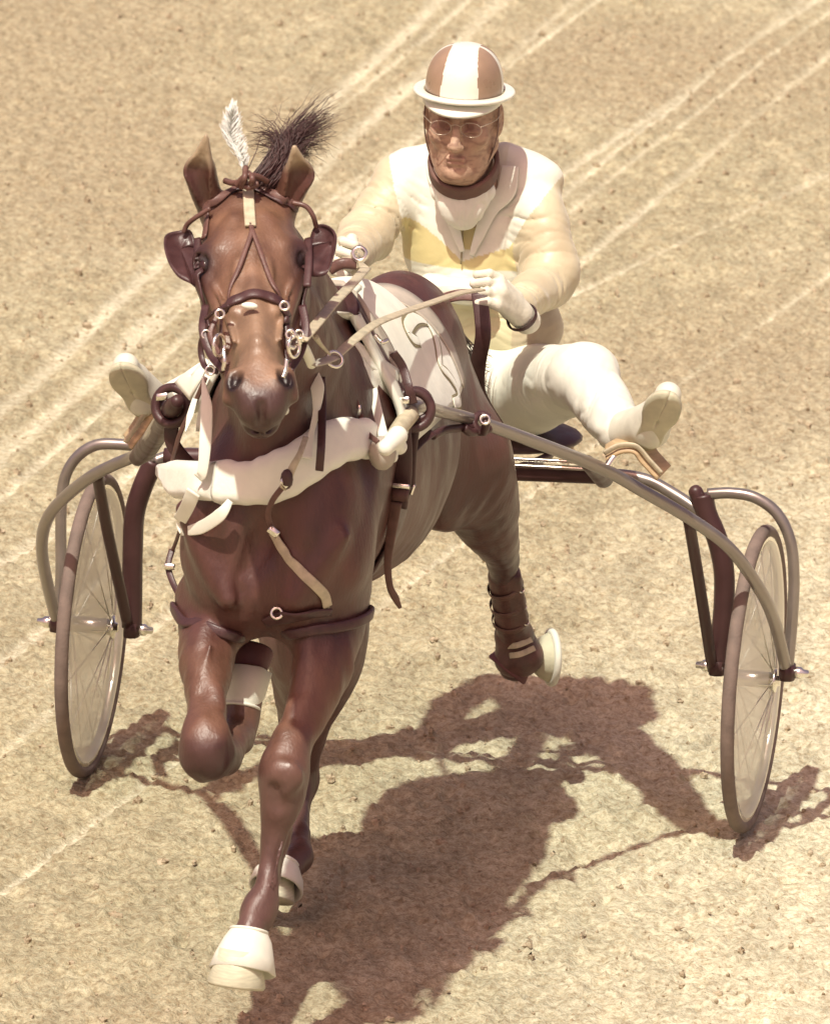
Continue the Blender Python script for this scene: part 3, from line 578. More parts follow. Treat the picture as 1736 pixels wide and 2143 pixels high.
for yy, a, b in ((1225, V(0.1876, -0.0100, 0.5070), V(0.1901, -0.0050, 0.4997)), (1262, V(0.1879, 0.0250, 0.4602), V(0.1894, 0.0300, 0.4527)), (1295, V(0.1899, 0.0500, 0.4201), V(0.1901, 0.0560, 0.4122))):
    obj('boot_strap', *lathe(a, b - a, [(-.007, .0385), (-.006, .040), (.006, .040), (.007, .0385)], 28), M['brownstrap'], t)
    obj('buckle', *ring(a + V(.038, -.014, .0), V(.6, -.5, .1), .008, .002, 14, 6), M['chrome'], t)
t = thing('scalping_boot', 'brown leather fetlock boot with pale straps above the trailing hind hoof', 'horse boot', tuple(V(0.2029, 0.1000, 0.3275)))
body('shell', [cone(V(0.1914, 0.0900, 0.3718), V(0.1998, 0.1150, 0.3320), .042, .046, .01), ell(V(0.2063, 0.1000, 0.3224), (.050, .045, .040), .02), ell(V(0.1930, 0.1000, 0.3105), (.038, .04, .030), .02)], .003, M['boot'], t)
for a, b, mt in ((V(0.1862, 0.0550, 0.3566), V(0.2353, 0.0700, 0.3721), 'tan'), (V(0.1913, 0.0550, 0.3356), V(0.2424, 0.0700, 0.3535), 'tan')): obj('boot_strap', *strap([a, (a + b) / 2 + V(0, -.02, 0), b], .013, .003), M[mt], t)

# ---------------------------------------------------------------- bridle
br = thing('bridle', 'brown leather bridle with flared blinkers on the horse head', 'bridle', tuple(H(0, .2, -.08)))
def on(pts, w_, mt, name, th=.0035, par=None, off=.003, **k): return obj(name, *lace(HORSE, pts, w_, th, off, **k), M[mt], par or br)
on([V(-0.0560, -2.0563, 1.6834), V(-0.0669, -1.9972, 1.7274), V(-0.0422, -1.9918, 1.7521), V(0.0016, -1.9467, 1.7740), V(0.0552, -1.9586, 1.7626), V(0.0945, -1.9524, 1.7454)], .015, 'brownstrap', 'browband', .005)
on([V(-0.0544, -1.9994, 1.7384), V(-0.0264, -1.9781, 1.7601), V(0.0091, -1.9672, 1.7702), V(0.0628, -1.9702, 1.7532), V(0.1002, -1.9404, 1.7290)], .008, 'leather', 'browband')
on([V(0.0374, -2.0716, 1.7227), V(0.0450, -2.0954, 1.7093), V(0.0394, -2.1533, 1.6641), V(0.0309, -2.1946, 1.6249), V(0.0207, -2.2150, 1.5858)], .010, 'brownstrap', 'overcheck_strap', .006)
on([V(0.0374, -2.0716, 1.7227), V(0.0486, -2.0944, 1.7094), V(0.0819, -2.1443, 1.6657), V(0.1107, -2.1837, 1.6290), V(0.1329, -2.1924, 1.5901)], .010, 'brownstrap', 'overcheck_strap', .006)
on([V(0.0082, -1.9674, 1.7702), V(0.0208, -2.0127, 1.7472), V(0.0390, -2.0780, 1.7194)], .022, 'tan', 'overcheck_strap', .006)
on([V(0.0208, -2.2183, 1.5770), V(0.0394, -2.2292, 1.5999), V(0.0662, -2.2239, 1.6132), V(0.0890, -2.2209, 1.6182), V(0.1106, -2.2108, 1.6112), V(0.1311, -2.2012, 1.5871), V(0.1425, -2.2057, 1.5606)], .022, 'leather', 'noseband', .009, off=.005)
on([V(0.0208, -2.2183, 1.5770), V(0.0233, -2.2277, 1.5366), V(0.0330, -2.2488, 1.4994)], .013, 'leather', 'noseband', .009)
on([V(0.1416, -2.2025, 1.5646), V(0.1527, -2.2304, 1.5290), V(0.1565, -2.2513, 1.4960)], .013, 'leather', 'noseband', .009)
on([V(-0.0501, -2.1174, 1.6302), V(-0.0377, -2.1410, 1.5887), V(-0.0293, -2.1477, 1.5527), V(-0.0168, -2.1703, 1.5302)], .022, 'leather', 'cheekpiece', .006)
on([V(0.1508, -2.0693, 1.6458), V(0.1517, -2.0717, 1.6083), V(0.1529, -2.0970, 1.5662), V(0.1572, -2.1295, 1.5356)], .024, 'leather', 'cheekpiece', .006)
obj('cheekpiece', *strap([V(-0.0186, -2.2000, 1.5840), V(-0.0097, -2.2600, 1.5504), V(0.0134, -2.2900, 1.5116), V(0.0495, -2.3300, 1.4904)], .016, .006), M['leather'], br)
obj('cheekpiece', *strap([V(0.0143, -2.2400, 1.5765), V(0.0079, -2.2700, 1.5446), V(0.0295, -2.3000, 1.5199), V(0.0569, -2.3400, 1.5027)], .011, .005), M['brownstrap'], br)
obj('cheekpiece', *strap([V(0.1720, -2.2000, 1.5997), V(0.1894, -2.2400, 1.5625), V(0.1881, -2.2800, 1.5240), V(0.1790, -2.3300, 1.5013)], .016, .006), M['leather'], br)
obj('chin_strap', *strap([V(-0.0127, -2.2200, 1.5414), V(-0.0254, -2.2000, 1.5027), V(-0.0122, -2.2200, 1.4702), V(0.0266, -2.2800, 1.4745)], .012, .005), M['leather'], br)
obj('cheek_tie', *tube([V(-0.0069, -2.2500, 1.5693), V(0.0176, -2.2700, 1.5927), V(0.0457, -2.2800, 1.6067)], .0035), M['leather'], br)
for a, b in ((V(0.0450, -2.3400, 1.5206), V(0.0306, -2.3100, 1.5553)), (V(0.1857, -2.3400, 1.5323), V(0.1837, -2.3100, 1.5633))):
    obj('bit_ring', *ring((a + b) / 2, V(.95, -.3, .1), .021, .0035), M['chrome'], br)
obj('bit_shank', *tube([V(0.1788, -2.3600, 1.5296), V(0.1788, -2.3700, 1.5102), V(0.1767, -2.3800, 1.4981)], .004), M['chrome'], br)
obj('bit_shank', *tube([V(0.0546, -2.3600, 1.5353), V(0.0593, -2.3700, 1.5190), V(0.0571, -2.3700, 1.5000)], .004), M['chrome'], br)
for q_ in (V(0.0318, -2.3000, 1.5938), V(0.1559, -2.2900, 1.6179), V(0.1890, -2.3000, 1.5662), V(0.1783, -2.3300, 1.5719), V(0.0003, -2.2700, 1.5440), V(0.0124, -2.2800, 1.4762)): obj('buckle', *ring(q_, V(.2, -.9, .3), .0085, .0024, 14, 6), M['chrome'], br)
obj('nose_roll', *ball(V(0.0821, -2.2650, 1.6064), (.017, .006, .007), 12), M['white'], br)
# blinkers: leather cups standing away from the eyes
def cup(outline, depth, cen, y, bulge):
    n = len(outline); rings = []; C0 = cen
    for k in np.linspace(0, 1, 7): rings.append([C0 + (p - C0) * (1 - k) + bulge * (1 - (1 - k) ** 2) for p in outline])
    G = np.array(rings); N = np.tile(nrm(-bulge), G.shape[:2] + (1,)); return sheet(np.concatenate([G, G[:, :1]], 1), np.concatenate([N, N[:, :1]], 1), .006)
oL = resample([V(-0.0794, -2.0200, 1.6547), V(-0.0954, -2.0000, 1.6836), V(-0.1193, -2.0000, 1.6817), V(-0.1404, -2.0200, 1.6765), V(-0.1378, -2.0500, 1.6611), V(-0.1194, -2.0900, 1.6396), V(-0.0929, -2.1200, 1.6196), V(-0.0656, -2.1300, 1.6107), V(-0.0562, -2.1200, 1.6036), V(-0.0604, -2.0800, 1.6309)], 36, True)
obj('blinker', *cup(oL, 0, V(-0.0977, -2.0600, 1.6426), 0, V(-.012, .035, .01)), M['leather'], br)
oR = resample([V(0.1440, -2.0200, 1.6729), V(0.1430, -1.9800, 1.7025), V(0.1569, -1.9800, 1.7132), V(0.1821, -2.0000, 1.7118), V(0.1985, -2.0300, 1.6985), V(0.2040, -2.0700, 1.6741), V(0.2000, -2.1000, 1.6469), V(0.1853, -2.1100, 1.6402), V(0.1661, -2.1000, 1.6403), V(0.1535, -2.0700, 1.6557)], 36, True)
obj('blinker', *cup(oR, 0, V(0.1750, -2.0500, 1.6770), 0, V(.012, .035, .01)), M['leather'], br)
for a in ([V(-0.0545, -2.0200, 1.7369), V(-0.0824, -2.0200, 1.7165), V(-0.1013, -2.0100, 1.6986), V(-0.1075, -2.0100, 1.6828)], [V(0.1044, -2.0000, 1.7570), V(0.1312, -2.0000, 1.7515), V(0.1461, -2.0000, 1.7336), V(0.1516, -1.9900, 1.7091)]): obj('blinker_stay', *tube(a, .005), M['brownstrap'], br)
for a in ([V(-0.0738, -2.0400, 1.6785), V(-0.0604, -2.0900, 1.6425), V(-0.0464, -2.1300, 1.6046)], [V(0.1424, -2.0200, 1.6918), V(0.1574, -2.0800, 1.6581), V(0.1656, -2.1300, 1.6220)]): obj('cheekpiece', *strap(a, .016, .008), M['leather'], br)
# crown piece knot between the ears
kn = MB()
for pp in ([V(-0.0080, -2.0000, 1.7823), V(0.0097, -2.0100, 1.8029), V(0.0294, -2.0000, 1.8043), V(0.0472, -1.9700, 1.7881)], [V(-0.0035, -2.0000, 1.7921), V(0.0161, -2.0100, 1.7824), V(0.0347, -2.0000, 1.7895)], [V(0.0017, -2.0000, 1.7792), V(0.0119, -2.0200, 1.8032), V(0.0067, -1.9900, 1.8176)], [V(0.0178, -2.0000, 1.7805), V(0.0272, -2.0200, 1.8025), V(0.0128, -1.9900, 1.8066)], [V(-0.0364, -1.9800, 1.7854), V(-0.0179, -1.9900, 1.7842), V(-0.0006, -2.0000, 1.7905)]): kn.add(tube(pp, .006, m=8))
kn.obj('crown_knot', M['brownstrap'], br)
# white plume tied to the crown
fp = resample([V(0.0062, -1.9900, 1.8061), V(-0.0044, -1.9800, 1.8289), V(-0.0198, -1.9700, 1.8495), V(-0.0313, -1.9600, 1.8704), V(-0.0324, -1.9500, 1.8940), V(-0.0304, -1.9500, 1.9190)], 26)
wd = np.interp(np.linspace(0, 1, 26), [0, .15, .4, .6, .8, 1], [.005, .010, .016, .019, .014, .003])
pl = thing('plume', 'white feather plume upright between the horse ears', 'plume', tuple(V(0.0062, -1.9900, 1.8061)))
mbp = MB(); rs = np.random.RandomState(8)
for i in range(1, 26):
    for j in range(22):
        s = rs.choice([-1, 1]); b0 = fp[i] + rs.randn(3) * .0015; tp = b0 + V(s * wd[i] * rs.uniform(.7, 1.25), rs.uniform(-.008, .008), .012 + .014 * rs.rand())
        mbp.add(tube([b0, (b0 + tp) / 2 + V(0, 0, -.002), tp], [.0013, .0011, .0004], m=3, straight=True))
mbp.obj('vane', M['feather'], pl); obj('quill', *tube(fp, np.linspace(.0022, .0008, 26), m=6, straight=True), M['feather'], pl)

# ---------------------------------------------------------------- breast collar and its straps
bc = thing('breast_collar', 'thick white padded breast collar across the horse chest', 'breast collar', tuple(V(0.0532, -1.9000, 1.1770)))
CB = [V(-0.0825, -1.8490, 1.1418), V(-0.0110, -1.8675, 1.1522), V(0.0478, -1.8741, 1.1686), V(0.1009, -1.8566, 1.1982), V(0.1458, -1.7996, 1.2218), V(0.1819, -1.6953, 1.2184), V(0.2083, -1.6428, 1.2066)]
q, N = hug(HORSE, resample(CB, 60), .016); q = np.concatenate([[V(-0.2315, -1.5800, 1.0926), V(-0.1960, -1.6600, 1.1035), V(-0.1649, -1.7300, 1.1156)], q[3:]]); N = np.concatenate([[V(-.6, -.8, .1)] * 3, N[3:]])
q = resample(q, 90); N = resample(N, 90); sc = np.interp(np.linspace(0, 1, 90), [0, .03, .12, .3, .5, .7, .9, .97, 1], [.30, .80, .95, 1.0, 1.08, .96, .90, .66, .35])
sc = sc * (1 + .05 * np.sin(np.linspace(0, 21, 90)) + .025 * np.sin(np.linspace(1, 60, 90))) 
obj('pad', *sweep(q, N, rrect(.092, .052, 9), False, np.stack([sc, np.clip(sc, .5, 1) * .95], 1)), M['cloth'], bc)
def w1(pts, w_, mt='white', name='strap', th=.004, par=None, **k): return on(pts, w_, mt, name, th, par or bc, **k)
obj('neck_strap', *strap([V(-0.0996, -1.8300, 1.3518), V(-0.0813, -1.8700, 1.3041), V(-0.0745, -1.9000, 1.2437), V(-0.0749, -1.9150, 1.1841), V(-0.0842, -1.9100, 1.1676)], .024, .004, scale=[.15, 1., 1.05, .85, .9]), M['white'], bc)
obj('neck_strap', *strap([V(0.1149, -1.8000, 1.3843), V(0.1321, -1.8300, 1.3518), V(0.1360, -1.8500, 1.3082), V(0.1321, -1.8700, 1.2689), V(0.1305, -1.9000, 1.2224)], .026, .004, scale=[.5, 1.1, .55, .4, .85]), M['white'], bc)
obj('neck_strap', *strap([V(-0.1288, -1.7600, 1.2898), V(-0.1330, -1.7800, 1.2599), V(-0.1372, -1.8000, 1.2300)], .014, .004, scale=[.8, 1, .2]), M['white'], bc)
obj('breast_strap', *strap([V(-0.0896, -1.9250, 1.1415), V(-0.1066, -1.9000, 1.1050), V(-0.1351, -1.8400, 1.0571)], .030, .004), M['white'], bc)
obj('breast_strap', *strap([V(-0.0149, -1.9250, 1.1305), V(-0.0341, -1.9300, 1.1009), V(-0.0782, -1.9000, 1.0646), V(-0.1296, -1.8400, 1.0370)], .026, .004, scale=[.5, 1, 1, .6]), M['white'], bc)
obj('breast_strap', *strap([V(-0.1344, -1.8400, 1.0640), V(-0.1369, -1.8350, 1.0479), V(-0.1286, -1.8400, 1.0352)], .010, .004), M['white'], bc)
obj('collar_end', *ball(V(0.2458, -1.7200, 1.2022), (.028, .03, .035), 16), M['greyedge'], bc)
body('collar_tie', [cone(V(0.2552, -1.7400, 1.2174), V(0.2675, -1.6800, 1.2300), .016, .020, .01), cone(V(0.2526, -1.7000, 1.2206), V(0.2673, -1.6600, 1.2029), .012, .016, .01), cone(V(0.2605, -1.7000, 1.2164), V(0.2634, -1.7000, 1.1893), .014, .010, .01)], .003, M['white'], bc)
# martingale strap down the chest
mg = thing('martingale', 'tan leather martingale strap twisting down the chest to the hobble', 'strap', tuple(V(0.0854, -1.9000, 1.0827)))
obj('strap', *strap([V(0.1332, -1.9300, 1.2731), V(0.1301, -1.9650, 1.2490), V(0.1197, -1.9750, 1.2244), V(0.1073, -1.9750, 1.1944), V(0.0982, -1.9650, 1.1748)], .015, .005, scale=[.8, .8, 1, 1.2, 1.]), M['tan'], mg)
obj('keeper', *ball(V(0.1087, -1.9820, 1.1981), (.013, .008, .021), 12), M['leather'], mg)
obj('strap', *strap([V(0.0960, -1.9550, 1.1761), V(0.0748, -1.9500, 1.1441), V(0.0651, -1.9400, 1.1118), V(0.0727, -1.9300, 1.0810)], .012, .004), M['brownstrap'], mg)
on([V(0.0612, -1.8650, 1.0606), V(0.0826, -1.8793, 1.0337), V(0.1212, -1.8955, 0.9972), V(0.1568, -1.8993, 0.9672), V(0.1705, -1.8776, 0.9426), V(0.1745, -1.8652, 0.9184)], .021, 'tan', 'strap', .005, mg)
obj('buckle', *box(V(0.0769, -1.9400, 1.0789), V(.7, 0, -.5), V(.3, -1, .3), V(.5, 0, .7), .024, .008, .016, 1), M['chrome'], mg)
obj('buckle', *box(V(0.1039, -1.9850, 1.1897), V(.6, 0, .6), V(.2, -1, .2), V(.5, 0, -.7), .010, .006, .020, 1), M['chrome'], mg)
obj('keeper', *box(V(0.1732, -1.8600, 0.9229), V(1, 0, .1), V(0, -1, .2), V(0, 0, 1), .012, .012, .032, 1), M['tan'], mg)

# ---------------------------------------------------------------- hobbles round the forearms
def hobble(label, c0, rr, tilt):
    t = thing('hobble', label, 'hobble', tuple(c0), 'leather hobbles round the forearms'); an = np.linspace(0, 2 * math.pi, 40, endpoint=False); g_ = [c0 + V(math.cos(a) * rr, math.sin(a) * rr, math.cos(a) * tilt) for a in an]
    q, N = hug(HORSE, g_, .006, 8); q[:, 2] = q[:, 2] * .4 + np.array(g_)[:, 2] * .6; obj('loop', *sweep(q, N, rrect(.022, .011, 4), True), M['leather'], t); return t
h1 = hobble('leather hobble loop round the leading forearm, beside the chest ring', V(0.1539, -1.7600, 0.8691), .085, .006)
h2 = hobble('leather hobble loop round the folded forearm', V(-0.0829, -1.7600, 0.8461), .078, -.008)
obj('tab', *lace(HORSE, [V(0.0537, -1.8727, 0.8783), V(0.0996, -1.8912, 0.8987), V(0.1384, -1.8933, 0.9075), V(0.1788, -1.8564, 0.9069)], .026, .007, .006, scale=[.8, 1.2, .8, .6]), M['leather'], h1)
obj('ring', *ring(V(0.0811, -1.8865, 0.9008) + V(0, -.014, .003), V(.1, -1, .3), .0105, .0030), M['chrome'], h1)
obj('keeper', *ball(V(0.1979, -1.7000, 0.8630), (.016, .014, .02), 10), M['leather'], h1)
obj('buckle', *ring(V(-0.1466, -1.7000, 0.8276), V(-1, -.4, .2), .011, .003), M['chrome'], h2)
obj('hanger', *strap([V(-0.2003, -1.6000, 0.9369), V(-0.2026, -1.6200, 0.9069), V(-0.1873, -1.6400, 0.8785), V(-0.1621, -1.6700, 0.8534), V(-0.1448, -1.7000, 0.8327)], .013, .005), M['leather'], h2)
obj('buckle', *box(V(-0.1975, -1.6300, 0.9088), V(1, 0, 0), V(0, -1, 0), V(0, 0, 1), .022, .006, .012, 1), M['chrome'], h2)
obj('hanger', *strap([V(-0.1728, -1.6600, 0.9932), V(-0.1886, -1.6200, 0.9576), V(-0.2001, -1.6000, 0.9320)], .008, .004), M['brownstrap'], h2)

# ---------------------------------------------------------------- saddle, saddlecloth, girth
def wrap(y0, y1, f0, f1, off, th, ny=12, nf=40, edge=None):
    G = np.zeros((ny, nf, 3))
    for i, a in enumerate(np.linspace(0, 1, ny)):
        for j, b in enumerate(np.linspace(0, 1, nf)):
            f = f0 + (f1 - f0) * b; y = y0 + (y1 - y0) * a
            if edge: y, f = edge(a, b, y, f)
            G[i, j] = (HX + .26 * math.sin(f), y, 1.10 + .31 * math.cos(f))
    q, N = hug(HORSE, G.reshape(-1, 3), off, 10); return sheet(q.reshape(G.shape), N.reshape(G.shape), th)
sc_ = thing('saddlecloth', 'white saddlecloth with grey border draped over the back behind the saddle', 'saddlecloth', (HX, -1.2, 1.4))
obj('cloth', *wrap(-1.36, -.74, -1.45, 1.42, .012, .005, 24, 60), M['cloth'], sc_)
obj('border', *wrap(-.79, -.70, -1.45, 1.42, .017, .004, 6, 60), M['greyedge'], sc_)
FG = [V(0.1707, -1.0722, 1.2728), V(0.1632, -1.1167, 1.2920), V(0.1527, -1.1072, 1.3090), V(0.1411, -0.9804, 1.2963), V(0.1374, -0.8377, 1.2587), V(0.1625, -0.8581, 1.2390), V(0.1867, -0.9355, 1.2238), V(0.2020, -0.9881, 1.2065), V(0.2123, -0.9439, 1.1774), V(0.2205, -0.9092, 1.1470), V(0.2280, -0.9122, 1.1231), V(0.2304, -0.9857, 1.1338)]
fs = [.7, 1.1, 1.2, 1.1, 1., .9, .8, .7, .9, .9, 1., .8]
obj('figure', *lace(HORSE, FG,   .040, .0012, .0150, scale=fs), M['olive'], sc_)
obj('figure', *lace(HORSE, FG,   .026, .0012, .0160, scale=fs), M['cloth'], sc_)
sd_ = thing('harness_saddle', 'small harness saddle with white pad and terret rings on the horse withers', 'harness saddle', (HX, -1.42, 1.4))
obj('tree', *wrap(-1.44, -1.36, -1.25, 1.25, .020, .014, 5, 40), M['greyedge'], sd_)
obj('band', *wrap(-1.475, -1.435, -1.45, 1.45, .016, .008, 4, 40), M['leather'], sd_)
obj('pad', *wrap(-1.53, -1.475, -1.35, 1.25, .014, .012, 5, 40), M['white'], sd_)
def flap(pts, y): return None
for A_ in ([V(0.1405, -1.5600, 1.3878), V(0.1531, -1.5300, 1.3783), V(0.2251, -1.4600, 1.3098), V(0.2157, -1.5000, 1.2315), V(0.1958, -1.5600, 1.2886), V(0.1626, -1.5800, 1.3500)], [V(-0.1515, -1.5600, 1.3262), V(-0.1411, -1.5800, 1.3247), V(-0.1493, -1.6000, 1.2961), V(-0.1775, -1.5800, 1.2420), V(-0.2275, -1.5000, 1.2572), V(-0.2047, -1.5000, 1.2809)]):
    o_ = np.array(A_); c0 = o_.mean(0); out_ = nrm(V(c0[0] - HX, -.8, .15)); G = np.array([[c0 + (p - c0) * k + out_ * .012 * (1 - k * k) for p in np.concatenate([o_, o_[:1]])] for k in np.linspace(0.02, 1, 5)])
    N = np.tile(out_, G.shape[:2] + (1,)); obj('pad_flap', *sheet(G, N, .006), M['white'], sd_)
obj('pad_strap', *strap([V(0.1909, -1.5700, 1.2933), V(0.2059, -1.6000, 1.2671), V(0.2363, -1.6800, 1.2341), V(0.2511, -1.7200, 1.2153)], .020, .004), M['white'], sd_)
# terrets and hook
for a, b in ((V(0.0403, -1.4000, 1.4645), V(0.0565, -1.3800, 1.4960)), (V(0.1065, -1.3600, 1.4909), V(0.1004, -1.3600, 1.5219))): obj('terret', *tube([a, (a + b) / 2, b], .007), M['chrome'], sd_)
obj('terret', *ring(V(0.0431, -1.4200, 1.4759), V(.8, -.4, 0), .015, .0045), M['chrome'], sd_)
obj('terret', *ring(V(0.1143, -1.3700, 1.5212), V(.2, -1, .3), .013, .0048), M['chrome'], sd_)
obj('saddle_bow', *strap([V(0.0568, -1.3800, 1.4862), V(0.0809, -1.3800, 1.5009), V(0.1082, -1.3700, 1.5000)], .022, .012), M['brownstrap'], sd_)
obj('back_strap', *lace(HORSE, [V(0.0633, -1.3600, 1.4627), V(0.0895, -1.3000, 1.4767), V(0.0888, -1.2000, 1.4632)], .03, .008, .016), M['white'], sd_)
obj('buckle', *tube([V(0.1787, -1.5000, 1.3875), V(0.1938, -1.5100, 1.3773), V(0.2034, -1.5000, 1.3798)], .005), M['chrome'], sd_)
obj('buckle', *tube([V(0.2249, -1.4600, 1.3138), V(0.2374, -1.4700, 1.2974)], .005), M['chrome'], sd_)
obj('saddle_strap', *strap([V(0.2140, -1.4900, 1.3529), V(0.2326, -1.4800, 1.3228), V(0.2508, -1.5000, 1.2856), V(0.2618, -1.5000, 1.2540)], .018, .004), M['leather'], sd_)
gi = thing('girth', 'dark leather girth with buckles and a loose strap end hanging under the belly', 'girth', (HX, -1.45, .8))
an = np.linspace(0, 2 * math.pi, 70, endpoint=False); g_ = [V(HX + .24 * math.cos(a), -1.42, 1.08 + .32 * math.sin(a)) for a in an]
q, N = hug(HORSE, g_, .006); obj('band', *sweep(q, N, rrect(.085, .009, 4), True), M['leather'], gi)
obj('billet', *strap([V(0.2368, -1.5000, 1.2175), V(0.2433, -1.5000, 1.1491), V(0.2416, -1.4900, 1.0874), V(0.2337, -1.4800, 1.0350)], .040, .010), M['leather'], gi)
obj('buckle', *box(V(0.2458, -1.5200, 1.0879), V(1, .1, -.05), V(0, -1, .1), V(0, 0, 1), .036, .006, .009, 1), M['chrome'], gi)
obj('buckle', *box(V(0.2665, -1.5000, 1.0771), V(.3, .1, 1), V(0, -1, .1), V(1, 0, -.2), .022, .005, .006, 1), M['chrome'], gi)
obj('keeper', *box(V(0.2436, -1.5100, 1.0666), V(1, 0, 0), V(0, -1, 0), V(0, 0, 1), .034, .008, .024, 1), M['boot'], gi)
obj('strap_end', *strap([V(0.2333, -1.5000, 1.0496), V(0.2242, -1.4900, 0.9771), V(0.2174, -1.4800, 0.9196), V(0.2212, -1.4700, 0.8679), V(0.2310, -1.4600, 0.8414), V(0.2406, -1.4500, 0.8180)], .020, .005, scale=[1.3, 1, .8, .7, .8, .4]), M['brownstrap'], gi)
obj('strap', *strap([V(0.1309, -1.7200, 1.4339), V(0.1453, -1.6600, 1.3537), V(0.1841, -1.6600, 1.2740)], .009, .004), M['brownstrap'], gi)
obj('buckle', *box(V(0.1873, -1.6800, 1.2759), V(1, 0, 0), V(0, -1, 0), V(0, 0, 1), .007, .005, .020, 1), M['chrome'], gi)
obj('strap', *strap([V(0.1886, -1.6700, 1.2620), V(0.2094, -1.7000, 1.2364), V(0.2393, -1.7400, 1.2287)], .011, .004), M['brownstrap'], gi)
obj('strap', *strap([V(-0.1175, -1.7200, 1.3256), V(-0.1442, -1.7000, 1.2603), V(-0.1731, -1.6800, 1.1994), V(-0.1973, -1.6400, 1.1243)], .010, .005), M['brownstrap'], gi)
obj('strap', *strap([V(0.1330, -1.8000, 1.3645), V(0.1452, -1.8400, 1.3164), V(0.1644, -1.9300, 1.2612), V(0.1625, -1.9300, 1.2079)], .017, .005), M['leather'], gi)

# ---------------------------------------------------------------- the sulky
su = thing('sulky', 'two-wheeled racing sulky with curved tube shafts behind the horse', 'sulky', (0, 0, 0))
def T(name, pts, r, mt='tubing', par=None, **k): return obj(name, *tube(pts, r, **k), M[mt], par or su)
T('shaft', [V(0.2336, -1.6600, 1.1951), V(0.2415, -1.5600, 1.2139), V(0.2533, -1.4400, 1.2328), V(0.2670, -1.2200, 1.1741), V(0.3204, -1.0000, 1.1014), V(0.4716, -0.6000, 0.9376), V(0.5594, -0.4800, 0.8595), V(0.6521, -0.3800, 0.7797), V(0.7234, -0.3000, 0.7022), V(0.7749, -0.2000, 0.5904), V(0.7932, -0.1000, 0.4938), V(0.8059, 0.0000, 0.3693)], .0135, 'steel', n=120)
T('shaft', [V(-0.2529, -1.4400, 1.1921), V(-0.3671, -1.0500, 1.0435), V(-0.4934, -0.6200, 0.8846), V(-0.5666, -0.5200, 0.8303), V(-0.6311, -0.4600, 0.7837), V(-0.7098, -0.3600, 0.7074), V(-0.7612, -0.2900, 0.6411), V(-0.7884, -0.2200, 0.5638), V(-0.7998, -0.1200, 0.4642), V(-0.8002, 0.0000, 0.3362)], .0135, 'steel', n=120)
T('shaft_grip', [V(-0.2117, -1.5400, 1.2301), V(-0.2445, -1.4500, 1.1872), V(-0.3699, -1.0000, 1.0267), V(-0.4551, -0.7200, 0.9193), V(-0.4952, -0.6200, 0.8741)], [.013, .021, .023, .024, .018], 'tubing')
T('shaft_grip', [V(0.2393, -1.6650, 1.2016), V(0.2454, -1.5700, 1.2146), V(0.2518, -1.4800, 1.2280)], [.012, .017, .019], 'tan')
T('fork', [V(-0.6340, 0.0000, 0.3402), V(-0.6353, 0.0000, 0.4172), V(-0.6373, 0.0000, 0.5134), V(-0.6356, 0.0000, 0.5937), V(-0.6186, 0.0000, 0.6591), V(-0.5959, 0.0000, 0.7143)], .0225)
T('wheel_arch', [V(-0.5959, 0.0000, 0.7143), V(-0.6212, 0.0000, 0.7409), V(-0.6743, 0.0000, 0.7449), V(-0.7272, 0.0000, 0.7383), V(-0.7688, 0.0000, 0.7070), V(-0.7938, 0.0000, 0.6548), V(-0.7988, 0.0000, 0.5742), V(-0.7950, 0.0000, 0.4461), V(-0.7981, 0.0000, 0.3385)], .0125, 'steel', n=80)
T('fork', [V(-0.6269, -0.4200, 0.7831), V(-0.6362, -0.2600, 0.6184), V(-0.6404, -0.0100, 0.3464)], .0125)
T('fork', [V(0.6548, 0.0000, 0.3717), V(0.6625, 0.0000, 0.4786), V(0.6603, 0.0000, 0.5737), V(0.6425, 0.0000, 0.6461), V(0.6171, 0.0000, 0.7020), V(0.6070, 0.0000, 0.7433)], .0225)
T('wheel_arch', [V(0.6173, 0.0000, 0.7453), V(0.6689, 0.0000, 0.7518), V(0.7211, 0.0000, 0.7458), V(0.7692, 0.0000, 0.7151), V(0.7997, 0.0000, 0.6598), V(0.8114, 0.0000, 0.5869), V(0.8127, 0.0000, 0.4919), V(0.8079, 0.0000, 0.3727)], .0125, 'steel', n=80)
T('fork', [V(0.6418, -0.3800, 0.7808), V(0.6405, -0.2000, 0.5996), V(0.6449, 0.0000, 0.3602)], .0125)
T('seat_arch', [V(0.6088, 0.0000, 0.7013), V(0.5468, 0.0200, 0.7303), V(0.4760, 0.0300, 0.7577), V(0.3840, 0.0300, 0.7625), V(0.1994, 0.0300, 0.7509), V(0.0056, 0.0300, 0.7428), V(-0.2048, 0.0300, 0.7408), V(-0.4158, 0.0300, 0.7334), V(-0.5406, 0.0200, 0.7304), V(-0.5959, 0.0000, 0.7143)], .0135, 'steel', n=80)
T('crossbar', [V(0.3929, -0.0200, 0.7718), V(0.2086, -0.0200, 0.7634), V(0.0153, -0.0200, 0.7553), V(-0.2998, -0.0200, 0.7474), V(-0.5686, -0.0200, 0.7319)], .019)
for bp_ in ([V(0.3889, -0.0450, 0.8047), V(0.2120, -0.0450, 0.7980), V(-0.1904, -0.0450, 0.7816)], [V(0.3895, -0.0450, 0.7900), V(0.2126, -0.0450, 0.7833), V(-0.1899, -0.0450, 0.7669)]): T('brace', bp_, .0045, 'chrome')
for c_ in (cone(V(0.5912, 0.0000, 0.7472), V(0.6176, 0.0000, 0.6915), .016, .02, .01), cone(V(0.4061, -0.3000, 0.8665), V(0.4002, -0.0600, 0.7765), .016, .022, .01)): body('bracket', [c_], .004, M['tubing'], su)
